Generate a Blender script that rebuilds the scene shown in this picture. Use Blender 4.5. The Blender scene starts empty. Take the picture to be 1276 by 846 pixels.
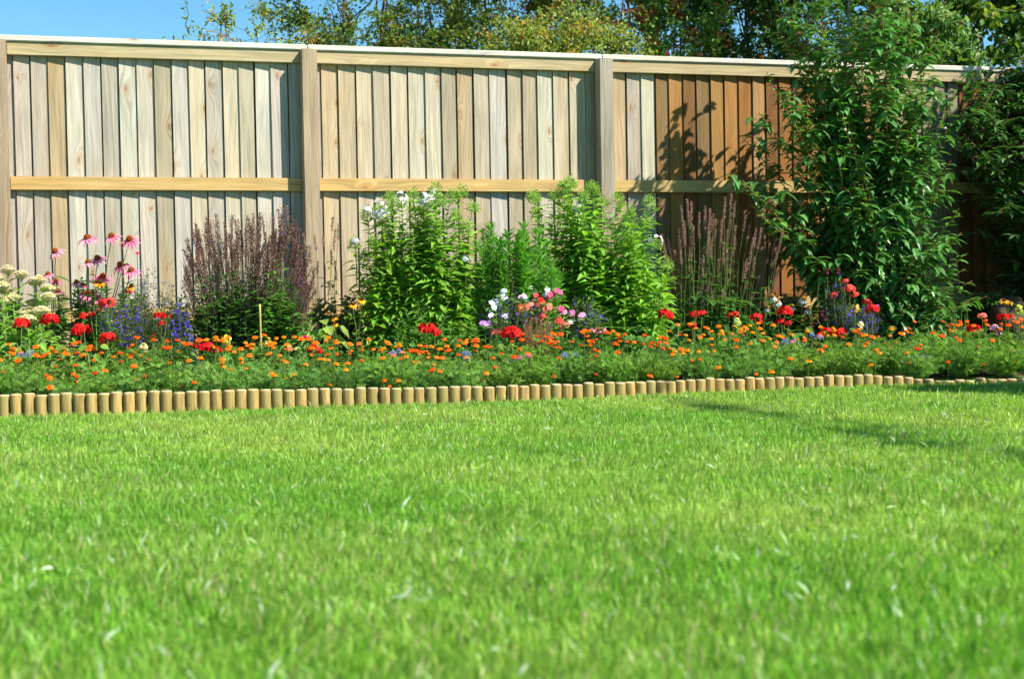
import bpy, bmesh, math, random
import numpy as np
from mathutils import Vector, Matrix
random.seed(11); RNG = np.random.default_rng(11)
R = math.radians; U = random.uniform
sc = bpy.context.scene
COL = sc.collection

# ------------------------------------------------------------------ camera
F_PX, CX, CY = 1772.0, 638.0, 423.0
PITCH = math.atan(53 / F_PX); ROLL = 0.018
CAM = np.array([0.0, 0.0, 0.5])
F = np.array([0, math.cos(PITCH), -math.sin(PITCH)])
U0 = np.array([0, math.sin(PITCH), math.cos(PITCH)]); X0 = np.array([1.0, 0, 0])
RT = math.cos(ROLL) * X0 - math.sin(ROLL) * U0
UP = math.cos(ROLL) * U0 + math.sin(ROLL) * X0
cd = bpy.data.cameras.new("camera"); cam = bpy.data.objects.new("camera", cd); COL.objects.link(cam)
m = Matrix.Identity(4)
for i in range(3):
    m[i][0] = RT[i]; m[i][1] = UP[i]; m[i][2] = -F[i]; m[i][3] = CAM[i]
cam.matrix_world = m
cd.sensor_width = 36; cd.lens = 36 * F_PX / 1276; cd.clip_start = 0.05; cd.clip_end = 2000
cd.dof.use_dof = True; cd.dof.focus_distance = 7.9; cd.dof.aperture_fstop = 4.5
sc.camera = cam

def ray(px, py):
    d = F * F_PX + RT * (px - CX) - UP * (py - CY)
    return d / d[1]
def at(px, py, Y):
    return CAM + ray(px, py) * Y
def gnd(px, py, z=0.0):
    r = ray(px, py); return CAM + r * ((z - CAM[2]) / r[2])
def X_at(px, Y, py=440): return at(px, py, Y)[0]

# fence line (front plane of the rails)
FD = np.array([0.9596, 0.2815]); FN = np.array([0.2815, -0.9596]); FA = np.array([-1.311, 8.80])
FANG = math.atan2(FD[1], FD[0])
def fence_Y(px):
    k = (px - CX) / F_PX                       # X = k*Y ; FA + s*FD
    s = (k * FA[1] - FA[0]) / (FD[0] - k * FD[1]); return FA[1] + s * FD[1]
_lp = [(-700, 531), (-300, 526), (-40, 521.5), (0, 520.5), (230, 514.5), (400, 508), (640, 501), (760, 496), (900, 489.5), (1000, 485.5), (1100, 482), (1200, 479.5), (1300, 477.5), (1600, 470)]
LOG = [gnd(a, b)[:2] for a, b in _lp]
def log_Y(px):
    for (a, _), (b, _), p, q in zip(_lp, _lp[1:], LOG, LOG[1:]):
        if px <= b: 
            t = (px - a) / (b - a); return p[1] * (1 - t) + q[1] * t
    return LOG[-1][1]
def row(px, t): return log_Y(px) * (1 - t) + fence_Y(px) * t
BED = 0.03

# ------------------------------------------------------------------ colour helpers
def lin(h):
    h = h.lstrip('#'); o = []
    for i in (0, 2, 4):
        c = int(h[i:i+2], 16) / 255; o.append(c / 12.92 if c <= .04045 else ((c + .055) / 1.055) ** 2.4)
    return np.array(o)
def vary(c, v=.15, h=.06):
    k = 1 + U(-v, v); return np.clip(np.array(c) * k * np.array([1 + U(-h, h) * 1.6, 1, 1 + U(-h, h)]), 0, 1)
def mixc(a, b, t): return np.array(a) * (1 - t) + np.array(b) * t

# ------------------------------------------------------------------ materials
def newmat(name):
    M = bpy.data.materials.new(name); M.use_nodes = True; nt = M.node_tree; nt.nodes.clear()
    return M, nt, nt.nodes, nt.links
def N_(ns, t, **kw):
    n = ns.new(t)
    for k, v in kw.items(): setattr(n, k, v)
    return n
def rgb_mul(ns, ls, a, fac_socket):
    n = N_(ns, 'ShaderNodeVectorMath', operation='SCALE'); ls.new(a, n.inputs[0]); ls.new(fac_socket, n.inputs['Scale']); return n.outputs[0]
def maprange(ns, ls, s, a, b, c, d):
    n = N_(ns, 'ShaderNodeMapRange'); ls.new(s, n.inputs[0])
    for i, v in enumerate((a, b, c, d)): n.inputs[1 + i].default_value = v
    return n.outputs[0]

def leaf_mat(name, rough=.45, spec=.4, trans=.3, noise=25, lo=.8, hi=1.15, tint=(1.15, 1.25, .5)):
    M, nt, ns, ls = newmat(name)
    out = N_(ns, 'ShaderNodeOutputMaterial'); at_ = N_(ns, 'ShaderNodeAttribute', attribute_name='col')
    tc = N_(ns, 'ShaderNodeTexCoord'); no = N_(ns, 'ShaderNodeTexNoise'); no.inputs['Scale'].default_value = noise
    ls.new(tc.outputs['Object'], no.inputs['Vector'])
    f = maprange(ns, ls, no.outputs['Fac'], .3, .7, lo, hi)
    c = rgb_mul(ns, ls, at_.outputs['Color'], f)
    p = N_(ns, 'ShaderNodeBsdfPrincipled'); ls.new(c, p.inputs['Base Color'])
    p.inputs['Roughness'].default_value = rough; p.inputs['Specular IOR Level'].default_value = spec
    tr = N_(ns, 'ShaderNodeBsdfTranslucent')
    t2 = N_(ns, 'ShaderNodeVectorMath', operation='MULTIPLY'); t2.inputs[1].default_value = tint; ls.new(c, t2.inputs[0])
    ls.new(t2.outputs[0], tr.inputs['Color'])
    mx = N_(ns, 'ShaderNodeMixShader'); mx.inputs[0].default_value = trans
    ls.new(p.outputs[0], mx.inputs[1]); ls.new(tr.outputs[0], mx.inputs[2]); ls.new(mx.outputs[0], out.inputs[0])
    return M
LEAF = leaf_mat('leaf', trans=.45, rough=.5, spec=.35)
GLOSSY = leaf_mat('glossy_leaf', rough=.36, spec=.55, trans=.28)
PETAL = leaf_mat('petal', rough=.6, spec=.2, trans=.3, tint=(1.1, 1, 1), lo=.85, hi=1.1)
STEM = leaf_mat('stem', rough=.6, spec=.25, trans=.0)
GRASS = leaf_mat('grass', rough=.40, spec=.5, trans=.45, noise=6, lo=.85, hi=1.12, tint=(1.1, 1.25, .6))

def wood_mat(name, bump=.25, knots=True, contrast=1.0):
    M, nt, ns, ls = newmat(name)
    out = N_(ns, 'ShaderNodeOutputMaterial'); a = N_(ns, 'ShaderNodeAttribute', attribute_name='col')
    uv = N_(ns, 'ShaderNodeUVMap', uv_map='UVMap')
    sep = N_(ns, 'ShaderNodeSeparateXYZ'); ls.new(uv.outputs[0], sep.inputs[0])
    def mathn(op, x, y=None):
        n = N_(ns, 'ShaderNodeMath', operation=op)
        for i, v in enumerate((x, y)):
            if v is None: continue
            if isinstance(v, (int, float)): n.inputs[i].default_value = v
            else: ls.new(v, n.inputs[i])
        return n.outputs[0]
    def vecn(su, sv):
        a_ = vec(su, sv); nn = N_(ns, 'ShaderNodeTexNoise'); nn.inputs['Scale'].default_value = 1.7; nn.inputs['Detail'].default_value = 3; ls.new(a_, nn.inputs['Vector'])
        sb = N_(ns, 'ShaderNodeVectorMath', operation='MULTIPLY_ADD'); sb.inputs[1].default_value = (.35, .35, 0); ls.new(nn.outputs['Color'], sb.inputs[0]); ls.new(a_, sb.inputs[2]); return sb.outputs[0]
    def vec(su, sv):
        m_ = N_(ns, 'ShaderNodeMapping'); m_.inputs['Scale'].default_value = (su, sv, 1); ls.new(uv.outputs[0], m_.inputs[0]); return m_.outputs[0]
    vo = N_(ns, 'ShaderNodeTexVoronoi', voronoi_dimensions='2D'); vo.inputs['Scale'].default_value = 1; ls.new(vecn(7.5, 2.9), vo.inputs['Vector'])
    d = vo.outputs['Distance']
    sepc = N_(ns, 'ShaderNodeSeparateColor'); ls.new(vo.outputs['Color'], sepc.inputs[0])
    has = mathn('GREATER_THAN', sepc.outputs[0], .66)
    near = mathn('MULTIPLY', maprange(ns, ls, d, .05, .42, 1, 0), has)
    # grain coordinate swirls round the knots
    warp = N_(ns, 'ShaderNodeTexNoise'); warp.inputs['Scale'].default_value = 1; warp.inputs['Detail'].default_value = 2; ls.new(vec(6, 1.3), warp.inputs['Vector'])
    gu = mathn('ADD', mathn('MULTIPLY', sep.outputs[0], 55), mathn('MULTIPLY', mathn('POWER', near, 1.6), 2.8))
    gu = mathn('ADD', gu, mathn('MULTIPLY', warp.outputs['Fac'], 5.0))
    gv = mathn('MULTIPLY', sep.outputs[1], 1.1)
    cmb = N_(ns, 'ShaderNodeCombineXYZ'); ls.new(gu, cmb.inputs[0]); ls.new(gv, cmb.inputs[1])
    gr = N_(ns, 'ShaderNodeTexNoise'); gr.inputs['Scale'].default_value = 1.5; gr.inputs['Detail'].default_value = 4; gr.inputs['Roughness'].default_value = .65; ls.new(cmb.outputs[0], gr.inputs['Vector'])
    fine = N_(ns, 'ShaderNodeTexNoise'); fine.inputs['Scale'].default_value = 1; fine.inputs['Detail'].default_value = 3; ls.new(vec(420, 14), fine.inputs['Vector'])
    big = N_(ns, 'ShaderNodeTexNoise'); big.inputs['Scale'].default_value = 1; big.inputs['Detail'].default_value = 3; ls.new(vec(9, .9), big.inputs['Vector'])
    g1 = maprange(ns, ls, gr.outputs['Fac'], .33, .67, 1 - .27 * contrast, 1 + .12 * contrast)
    g2 = maprange(ns, ls, fine.outputs['Fac'], .3, .7, .93, 1.05)
    c = rgb_mul(ns, ls, rgb_mul(ns, ls, a.outputs['Color'], g1), g2)
    # honey / grey weathering patches
    mx = N_(ns, 'ShaderNodeMix', data_type='RGBA', blend_type='MULTIPLY'); mx.inputs['B'].default_value = (1.0, .80, .52, 1)
    ls.new(maprange(ns, ls, big.outputs['Fac'], .50, .78, 0, .6), mx.inputs['Factor']); ls.new(c, mx.inputs['A'])
    c2 = mx.outputs['Result']
    gy = N_(ns, 'ShaderNodeTexNoise'); gy.inputs['Scale'].default_value = 1; gy.inputs['Detail'].default_value = 5; ls.new(vec(14, 3.2), gy.inputs['Vector'])
    mg = N_(ns, 'ShaderNodeMix', data_type='RGBA', blend_type='MULTIPLY'); mg.inputs['B'].default_value = (.78, .78, .76, 1)
    ls.new(maprange(ns, ls, gy.outputs['Fac'], .47, .72, 0, .75), mg.inputs['Factor']); ls.new(c2, mg.inputs['A']); c2 = mg.outputs['Result']
    if knots:
        mk = N_(ns, 'ShaderNodeMix', data_type='RGBA', blend_type='MIX'); mk.inputs['B'].default_value = (.24, .12, .05, 1)
        ls.new(mathn('MULTIPLY', mathn('MULTIPLY', maprange(ns, ls, d, .02, .075, 1, 0), has), .7), mk.inputs['Factor']); ls.new(c2, mk.inputs['A'])
        mh = N_(ns, 'ShaderNodeMix', data_type='RGBA', blend_type='MULTIPLY'); mh.inputs['B'].default_value = (.95, .66, .42, 1)
        ls.new(mathn('MULTIPLY', mathn('POWER', near, 3.0), .55), mh.inputs['Factor']); ls.new(mk.outputs['Result'], mh.inputs['A'])
        c2 = mh.outputs['Result']
    p = N_(ns, 'ShaderNodeBsdfPrincipled'); ls.new(c2, p.inputs['Base Color']); p.inputs['Roughness'].default_value = .75; p.inputs['Specular IOR Level'].default_value = .2
    b = N_(ns, 'ShaderNodeBump'); b.inputs['Strength'].default_value = bump; b.inputs['Distance'].default_value = .002
    ls.new(mathn('ADD', gr.outputs['Fac'], fine.outputs['Fac']), b.inputs['Height']); ls.new(b.outputs[0], p.inputs['Normal'])
    ls.new(p.outputs[0], out.inputs[0]); return M
WOOD = wood_mat('planed_softwood', contrast=1.25); POSTW = wood_mat('weathered_post_wood', bump=.5, contrast=1.35)

def plain(name, c1, c2, scale, rough=.9, bump=0, detail=8, objrand=0, spec=.2, stretch=None, c3=None, big=None):
    M, nt, ns, ls = newmat(name); out = N_(ns, 'ShaderNodeOutputMaterial')
    tc = N_(ns, 'ShaderNodeTexCoord'); no = N_(ns, 'ShaderNodeTexNoise'); no.inputs['Scale'].default_value = scale; no.inputs['Detail'].default_value = detail
    src = tc.outputs['Object']
    if objrand or stretch:
        mp = N_(ns, 'ShaderNodeMapping'); ls.new(src, mp.inputs[0]); mp.inputs['Scale'].default_value = stretch or (1, 1, 1)
        if objrand:
            oi = N_(ns, 'ShaderNodeObjectInfo'); sm = N_(ns, 'ShaderNodeMath', operation='MULTIPLY'); sm.inputs[1].default_value = 50
            ls.new(oi.outputs['Random'], sm.inputs[0]); ls.new(sm.outputs[0], mp.inputs['Location'])
        src = mp.outputs[0]
    ls.new(src, no.inputs['Vector'])
    rp = N_(ns, 'ShaderNodeValToRGB'); rp.color_ramp.elements[0].position = .32; rp.color_ramp.elements[1].position = .68
    rp.color_ramp.elements[0].color = (*c1, 1); rp.color_ramp.elements[1].color = (*c2, 1); ls.new(no.outputs['Fac'], rp.inputs[0])
    c = rp.outputs[0]
    if objrand:
        mx = N_(ns, 'ShaderNodeMix', data_type='RGBA'); mx.inputs['B'].default_value = (*c3, 1)
        ls.new(maprange(ns, ls, oi.outputs['Random'], 0, 1, 0, objrand), mx.inputs['Factor']); ls.new(c, mx.inputs['A']); c = mx.outputs['Result']
    if big:
        n2 = N_(ns, 'ShaderNodeTexNoise'); n2.inputs['Scale'].default_value = big; n2.inputs['Detail'].default_value = 3; ls.new(tc.outputs['Object'], n2.inputs['Vector'])
        mx = N_(ns, 'ShaderNodeMix', data_type='RGBA'); mx.inputs['B'].default_value = (*c3, 1)
        ls.new(maprange(ns, ls, n2.outputs['Fac'], .45, .65, 0, .8), mx.inputs['Factor']); ls.new(c, mx.inputs['A']); c = mx.outputs['Result']
    p = N_(ns, 'ShaderNodeBsdfPrincipled'); ls.new(c, p.inputs['Base Color']); p.inputs['Roughness'].default_value = rough; p.inputs['Specular IOR Level'].default_value = spec
    if bump:
        b = N_(ns, 'ShaderNodeBump'); b.inputs['Strength'].default_value = bump; b.inputs['Distance'].default_value = .01; ls.new(no.outputs['Fac'], b.inputs['Height']); ls.new(b.outputs[0], p.inputs['Normal'])
    ls.new(p.outputs[0], out.inputs[0]); return M
SOIL = plain('soil', (.018, .010, .006), (.075, .045, .028), 45, bump=1)
TURF = plain('turf', (.045, .11, .018), (.11, .20, .035), 60, bump=.6, c3=(.16, .20, .05), big=1.2)
LOGW = plain('log_wood', (.19, .11, .035), (.50, .335, .12), 7, rough=.7, bump=.3, objrand=.95, c3=(.26, .21, .07), stretch=(9, 9, .9))
LOGTOP = plain('log_end_grain', (.42, .30, .15), (.66, .52, .30), 60, rough=.8, bump=.2)
BARK = plain('bark', (.05, .035, .022), (.17, .13, .09), 14, bump=1, stretch=(4, 4, 1))
PALEBARK = plain('pale_bark', (.20, .19, .16), (.48, .46, .40), 9, bump=.6, stretch=(1, 1, 3))
STONE = plain('stone', (.06, .038, .024), (.17, .11, .07), 9, bump=.8)
POLEW = plain('brown_timber', (.09, .03, .02), (.22, .075, .045), 9, stretch=(6, 6, .6), bump=.4)
CANE = plain('bamboo', (.42, .27, .08), (.62, .44, .17), 20, rough=.5)

# ------------------------------------------------------------------ geometry accumulator
TPL = {}
def tpl(name, v, f): TPL[name] = (np.array(v, float), [tuple(x) for x in f])
tpl('ovate', [(0, 0, 0), (.28, .42, .07), (.30, 0, -.02), (.28, -.42, .07), (.66, .36, .02), (.68, 0, -.07), (.66, -.36, .02), (1, 0, -.20)],
    [(0, 2, 1), (0, 3, 2), (1, 2, 5, 4), (2, 3, 6, 5), (4, 5, 7), (5, 6, 7)])
tpl('lance', [(0, 0, 0), (.25, .5, .06), (.27, 0, 0), (.25, -.5, .06), (.62, .36, -.03), (.64, 0, -.09), (.62, -.36, -.03), (1, 0, -.28)],
    [(0, 2, 1), (0, 3, 2), (1, 2, 5, 4), (2, 3, 6, 5), (4, 5, 7), (5, 6, 7)])
tpl('simple', [(0, 0, 0), (.45, .5, .08), (1, 0, -.08), (.45, -.5, .08)], [(0, 2, 1), (0, 3, 2)])
tpl('petal', [(0, -.14, 0), (0, .14, 0), (.6, .5, .05), (.6, -.5, .05), (1, .28, -.02), (1, -.28, -.02)], [(0, 1, 2, 3), (3, 2, 4, 5)])
_r = [(.5 + .5 * math.cos(a) * (1 if k else 0.35), .5 * math.sin(a), .06 * math.cos(3 * a)) for k, a in enumerate([math.pi + i * math.tau / 10 for i in range(10)])]
tpl('round', [(.45, 0, -.08)] + _r, [(0, i + 1, (i + 1) % 10 + 1) for i in range(10)])

class G:
    def __init__(s):
        s.v = []; s.c = []; s.f3 = []; s.f4 = []; s.n = 0; s.pend = {}; s.uv = []
    def raw(s, v, faces, col, uv=None):
        v = np.asarray(v, float); k = len(v)
        col = np.asarray(col, float)
        if col.ndim == 1: col = np.tile(col, (k, 1))
        for f in faces:
            (s.f4 if len(f) == 4 else s.f3).append(np.array([f]) + s.n)
        s.v.append(v); s.c.append(col); s.uv.append(np.zeros((k, 2)) if uv is None else np.asarray(uv, float)); s.n += k
    def leaf(s, P, D, N, L, W, col, t='ovate'):
        s.pend.setdefault(t, []).append((*P, *D, *N, L, W, *col))
    def leaves(s, t, P, D, N, L, W, C):
        if not len(P): return
        D = D / (np.linalg.norm(D, axis=1, keepdims=True) + 1e-9)
        S = np.cross(D, N); S /= (np.linalg.norm(S, axis=1, keepdims=True) + 1e-9); N = np.cross(S, D)
        T, faces = TPL[t]; k = len(T); n = len(P)
        V = (P[:, None] + D[:, None] * (T[None, :, 0:1] * L[:, None, None]) + S[:, None] * (T[None, :, 1:2] * W[:, None, None]) + N[:, None] * (T[None, :, 2:3] * L[:, None, None]))
        base = (np.arange(n) * k + s.n)[:, None]
        for q, lst in ((3, s.f3), (4, s.f4)):
            ff = np.array([f for f in faces if len(f) == q])
            if len(ff): lst.append((base[:, :, None] + ff[None]).reshape(-1, q))
        s.v.append(V.reshape(-1, 3)); s.c.append(np.repeat(C, k, axis=0)); s.uv.append(np.zeros((n * k, 2))); s.n += n * k
    def tube(s, pts, r0, r1=None, col=(.1, .2, .05), k=4):
        pts = np.asarray(pts, float); n = len(pts); r1 = r0 if r1 is None else r1
        ang = np.arange(k) * math.tau / k; vs = []
        for i in range(n):
            d = pts[min(i + 1, n - 1)] - pts[max(i - 1, 0)]; d = d / (np.linalg.norm(d) + 1e-9)
            a = np.cross(d, (0, 0, 1) if abs(d[2]) < .95 else (1, 0, 0)); a /= np.linalg.norm(a); b = np.cross(d, a)
            r = r0 + (r1 - r0) * i / (n - 1)
            vs.append(pts[i] + r * (np.outer(np.cos(ang), a) + np.outer(np.sin(ang), b)))
        idx = np.arange(n * k).reshape(n, k); nx = np.roll(idx, -1, axis=1)
        f = np.stack([idx[:-1], nx[:-1], nx[1:], idx[1:]], -1).reshape(-1, 4) + s.n
        s.f4.append(f); v = np.concatenate(vs)
        if k == 4: s.f4.append(np.array([[idx[-1][j] for j in range(4)]]) + s.n)
        else: s.f3.append(np.array([[idx[-1][0], idx[-1][j], idx[-1][j + 1]] for j in range(1, k - 1)]) + s.n)
        s.v.append(v); s.c.append(np.tile(np.asarray(col, float), (len(v), 1))); s.uv.append(np.zeros((len(v), 2))); s.n += len(v)
    def blob(s, P, r, rz, col, nu=8, nv=5, jit=.0, axis=None):
        vs = []; 
        for j in range(nv + 1):
            th = math.pi * j / nv
            for i in range(nu):
                a = math.tau * i / nu; q = 1 + U(-jit, jit)
                vs.append((r * q * math.sin(th) * math.cos(a), r * q * math.sin(th) * math.sin(a), rz * q * math.cos(th)))
        vs = np.array(vs)
        if axis is not None:
            A = Vector((0, 0, 1)).rotation_difference(Vector(axis)).to_matrix(); vs = vs @ np.array(A).T
        f = [(j * nu + i, (j + 1) * nu + i, (j + 1) * nu + (i + 1) % nu, j * nu + (i + 1) % nu) for j in range(nv) for i in range(nu)]
        s.raw(vs + np.asarray(P), f, col)
    def build(s, name, mat, parent=None, smooth=False, mats=None, matidx=None):
        for t, l in s.pend.items():
            A = np.array(l, float); s.leaves(t, A[:, 0:3], A[:, 3:6], A[:, 6:9], A[:, 9], A[:, 10], A[:, 11:14])
        s.pend = {}
        me = bpy.data.meshes.new(name); V = np.concatenate(s.v); C = np.concatenate(s.c)
        f3 = np.concatenate(s.f3) if s.f3 else np.zeros((0, 3), int); f4 = np.concatenate(s.f4) if s.f4 else np.zeros((0, 4), int)
        loops = np.concatenate([f3.ravel(), f4.ravel()]).astype(np.int32)
        st = np.concatenate([np.arange(len(f3)) * 3, len(f3) * 3 + np.arange(len(f4)) * 4]).astype(np.int32)
        me.vertices.add(len(V)); me.vertices.foreach_set('co', V.ravel().astype(np.float32))
        me.loops.add(len(loops)); me.loops.foreach_set('vertex_index', loops)
        me.polygons.add(len(st)); me.polygons.foreach_set('loop_start', st)
        me.update(calc_edges=True)
        me.polygons.foreach_set('use_smooth', np.full(len(st), bool(smooth)))
        ca = me.color_attributes.new('col', 'FLOAT_COLOR', 'POINT')
        ca.data.foreach_set('color', np.hstack([C, np.ones((len(C), 1))]).astype(np.float32).ravel())
        UV = np.concatenate(s.uv)
        if np.any(UV):
            ul = me.uv_layers.new(name='UVMap'); ul.data.foreach_set('uv', UV[loops].astype(np.float32).ravel())
        me.materials.append(mat)
        o = bpy.data.objects.new(name, me); COL.objects.link(o)
        if parent is not None: o.parent = parent
        return o
def mesh_copy(o, parent, name=None):
    c = o.copy(); COL.objects.link(c); c.parent = parent; return c

def tag(o, label, cat, group=None):
    o['label'] = label; o['category'] = cat
    if group: o['group'] = group
    return o
def thing(name, label, cat, loc, rz=0, group=None):
    o = bpy.data.objects.new(name, None); COL.objects.link(o); o.location = loc; o.rotation_euler = (0, 0, rz); o.empty_display_size = .1
    return tag(o, label, cat, group)
def structure(o): o['kind'] = 'structure'; return o

def unit(v): v = np.asarray(v, float); return v / (np.linalg.norm(v) + 1e-9)
def rdir(zlo=-1, zhi=1):
    z = U(zlo, zhi); a = U(0, math.tau); r = math.sqrt(max(0, 1 - z * z)); return np.array([r * math.cos(a), r * math.sin(a), z])
def curve(a, b, n=7, sag=(0, 0, 0), wob=.0):
    a = np.asarray(a, float); b = np.asarray(b, float); sag = np.asarray(sag, float); out = []
    for i in range(n):
        t = i / (n - 1); p = a * (1 - t) + b * t + sag * 4 * t * (1 - t)
        if 0 < i < n - 1 and wob: p = p + np.array([U(-wob, wob), U(-wob, wob), 0])
        out.append(p)
    return np.array(out)
def along(pts, t):
    x = t * (len(pts) - 1); i = min(int(x), len(pts) - 2); return pts[i] * (1 - x + i) + pts[i + 1] * (x - i), unit(pts[i + 1] - pts[i])

# ------------------------------------------------------------------ world, sun
SUN = unit([.901 * math.cos(R(45)), -.433 * math.cos(R(45)), math.sin(R(45))])
w = bpy.data.worlds.new("World"); sc.world = w; w.use_nodes = True
nt = w.node_tree; nt.nodes.clear()
sky = nt.nodes.new('ShaderNodeTexSky'); sky.sky_type = 'NISHITA'; sky.sun_disc = False
sky.sun_elevation = R(45); sky.sun_rotation = math.atan2(SUN[0], SUN[1]); sky.air_density = .9; sky.dust_density = .0; sky.ozone_density = 2.0; sky.altitude = 0
bg = nt.nodes.new('ShaderNodeBackground'); bg.inputs['Strength'].default_value = .088
wo = nt.nodes.new('ShaderNodeOutputWorld'); hs = nt.nodes.new('ShaderNodeHueSaturation'); hs.inputs['Saturation'].default_value = 1.3; hs.inputs['Hue'].default_value = .485; nt.links.new(sky.outputs[0], hs.inputs['Color']); nt.links.new(hs.outputs[0], bg.inputs[0]); nt.links.new(bg.outputs[0], wo.inputs[0])
sl = bpy.data.lights.new('sun', 'SUN'); sl.energy = 5.0; sl.angle = R(.53); sl.color = (1, .95, .86)
so = bpy.data.objects.new('sun', sl); COL.objects.link(so); so.rotation_euler = Vector(SUN).to_track_quat('Z', 'Y').to_euler(); so.location = (6, -4, 8)

# ------------------------------------------------------------------ ground
g = G(); g.raw([(-400, -400, -.02), (400, -400, -.02), (400, 900, -.02), (-400, 900, -.02)], [(0, 1, 2, 3)], (1, 1, 1))
structure(g.build('ground', TURF))
# soil bed between log edging and fence
g = G(); nx, ny = 220, 24; vs = []
for i in range(nx + 1):
    px = -700 + 2300 * i / nx; y0 = log_Y(px); y1 = fence_Y(px) + .15
    for j in range(ny + 1):
        Y = y0 + (y1 - y0) * j / ny; z = (-.012 if j == 0 else -.035 if px > 1080 and j < 9 else BED - .02 * (j < 3) + U(-.012, .015) + .008 * math.sin(i * .7) * math.cos(j * .5))
        vs.append((X_at(px, Y), Y, z))
fs = [(i * (ny + 1) + j, (i + 1) * (ny + 1) + j, (i + 1) * (ny + 1) + j + 1, i * (ny + 1) + j + 1) for i in range(nx) for j in range(ny)]
g.raw(vs, fs, (1, 1, 1)); structure(g.build('soil', SOIL))

# ------------------------------------------------------------------ lawn
def make_lawn():
    dens = 22000; xs = []
    Lx = np.array([p[0] for p in LOG]); Ly = np.array([p[1] for p in LOG])
    n = int(dens * 9.6 * 7.4)
    X = RNG.uniform(-4.4, 5.2, n); Y = RNG.uniform(1.15, 8.9, n)
    lim = np.interp(X, Lx, Ly) - .035
    k = (Y < lim) & (np.abs(X) < .40 * Y + 1.0)
    # keep denser nearer the lens
    X, Y = X[k], Y[k]; n = len(X)
    def fld(sx, ph): return (np.sin(X * sx + ph) * np.cos(Y * sx * .8 + ph * 2) + np.sin(X * sx * 2.3 + Y * sx * 1.7 + ph) * .6 + np.sin(X * sx * .7 - Y * sx * 2.9 + ph * 3) * .5) / 2.1
    patch = fld(2.1, .3); fine = fld(11, 1.7); tuft = fld(37, .9)
    H = (.030 + .007 * fine + .008 * tuft) * RNG.uniform(.55, 1.35, n); H = np.clip(H, .012, .06)
    tall = RNG.random(n) < .02; H[tall] *= RNG.uniform(1.3, 1.9, tall.sum())
    a = RNG.uniform(0, math.tau, n); tilt = RNG.uniform(.02, .68, n) ** 1.25
    dx = np.cos(a) * tilt + .15 * np.sin(fine * 3); dy = np.sin(a) * tilt
    D = np.stack([dx, dy, np.ones(n)], 1); D /= np.linalg.norm(D, axis=1, keepdims=True)
    b = RNG.uniform(0, math.tau, n); S = np.stack([np.cos(b), np.sin(b), np.zeros(n)], 1)
    W = RNG.uniform(.0009, .0022, n) * (1 + .12 * np.clip(Y - 3, 0, 5))
    P = np.stack([X, Y, np.full(n, -.012)], 1)
    bend = np.stack([dx, dy, np.zeros(n)], 1) * RNG.uniform(.2, .9, n)[:, None]
    M1 = P + D * (H * .55)[:, None]
    T = P + D * H[:, None] + bend * (H * .45)[:, None] - np.array([0, 0, 1]) * (H * .08)[:, None]
    V = np.stack([P - S * W[:, None], P + S * W[:, None], M1 + S * (W * .85)[:, None], M1 - S * (W * .85)[:, None], T], 1).reshape(-1, 3)
    c0 = np.array([.20, .46, .04]); c1 = np.array([.50, .63, .13]); c2 = np.array([.60, .56, .25]); c3 = np.array([.78, .82, .66])
    t = np.clip(.22 + .075 * (Y - 2) + .50 * patch + .18 * fine + RNG.normal(0, .30, n), 0, 1)[:, None]
    C = c0 * (1 - t) + c1 * t
    dry = RNG.random(n) < np.clip(.06 + .12 * fld(1.4, 2.2) + .07 * fld(9, .2), .015, .30); C[dry] = c2 * RNG.uniform(.75, 1.1, (dry.sum(), 1))
    pale = RNG.random(n) < .006; C[pale] = c3  # near-white blades paint sunlit glints into the grass colour
    C *= RNG.uniform(.55, 1.2, (n, 1))
    gg = G(); gg.v = [V]; gg.c = [np.repeat(C, 5, axis=0)]; gg.uv = [np.zeros((len(V), 2))]; base = (np.arange(n) * 5)[:, None]
    gg.f4 = [base + np.array([[0, 1, 2, 3]])]; gg.f3 = [base + np.array([[3, 2, 4]])]
    # long flat clippings and bent seed stalks on the sward, whitened as painted glints
    m_ = 210; A = np.zeros((m_, 3)); A[:, 1] = RNG.uniform(1.6, 7.2, m_); A[:, 0] = RNG.uniform(-.42, .42, m_) * A[:, 1]; A[:, 2] = RNG.uniform(.014, .032, m_)
    gg.n = len(V)
    lim = np.interp(A[:, 0], Lx, Ly) - .1; A = A[A[:, 1] < lim]; m_ = len(A)
    Dc = np.stack([RNG.normal(0, 1, m_), RNG.normal(0, 1, m_), RNG.uniform(.2, 2.2, m_)], 1)
    gg.leaves('simple', A, Dc, np.stack([RNG.normal(0, .4, m_), RNG.normal(-.3, .4, m_), np.ones(m_)], 1), RNG.uniform(.015, .045, m_), RNG.uniform(.0025, .0055, m_), np.tile(np.array([.72, .80, .66]), (m_, 1)) * RNG.uniform(.7, 1.15, (m_, 1)))
    o = gg.build('lawn_grass', GRASS); o['kind'] = 'stuff'
    tag(o, 'short mown green lawn with pale straw-coloured blades', 'grass')
make_lawn()

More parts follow.
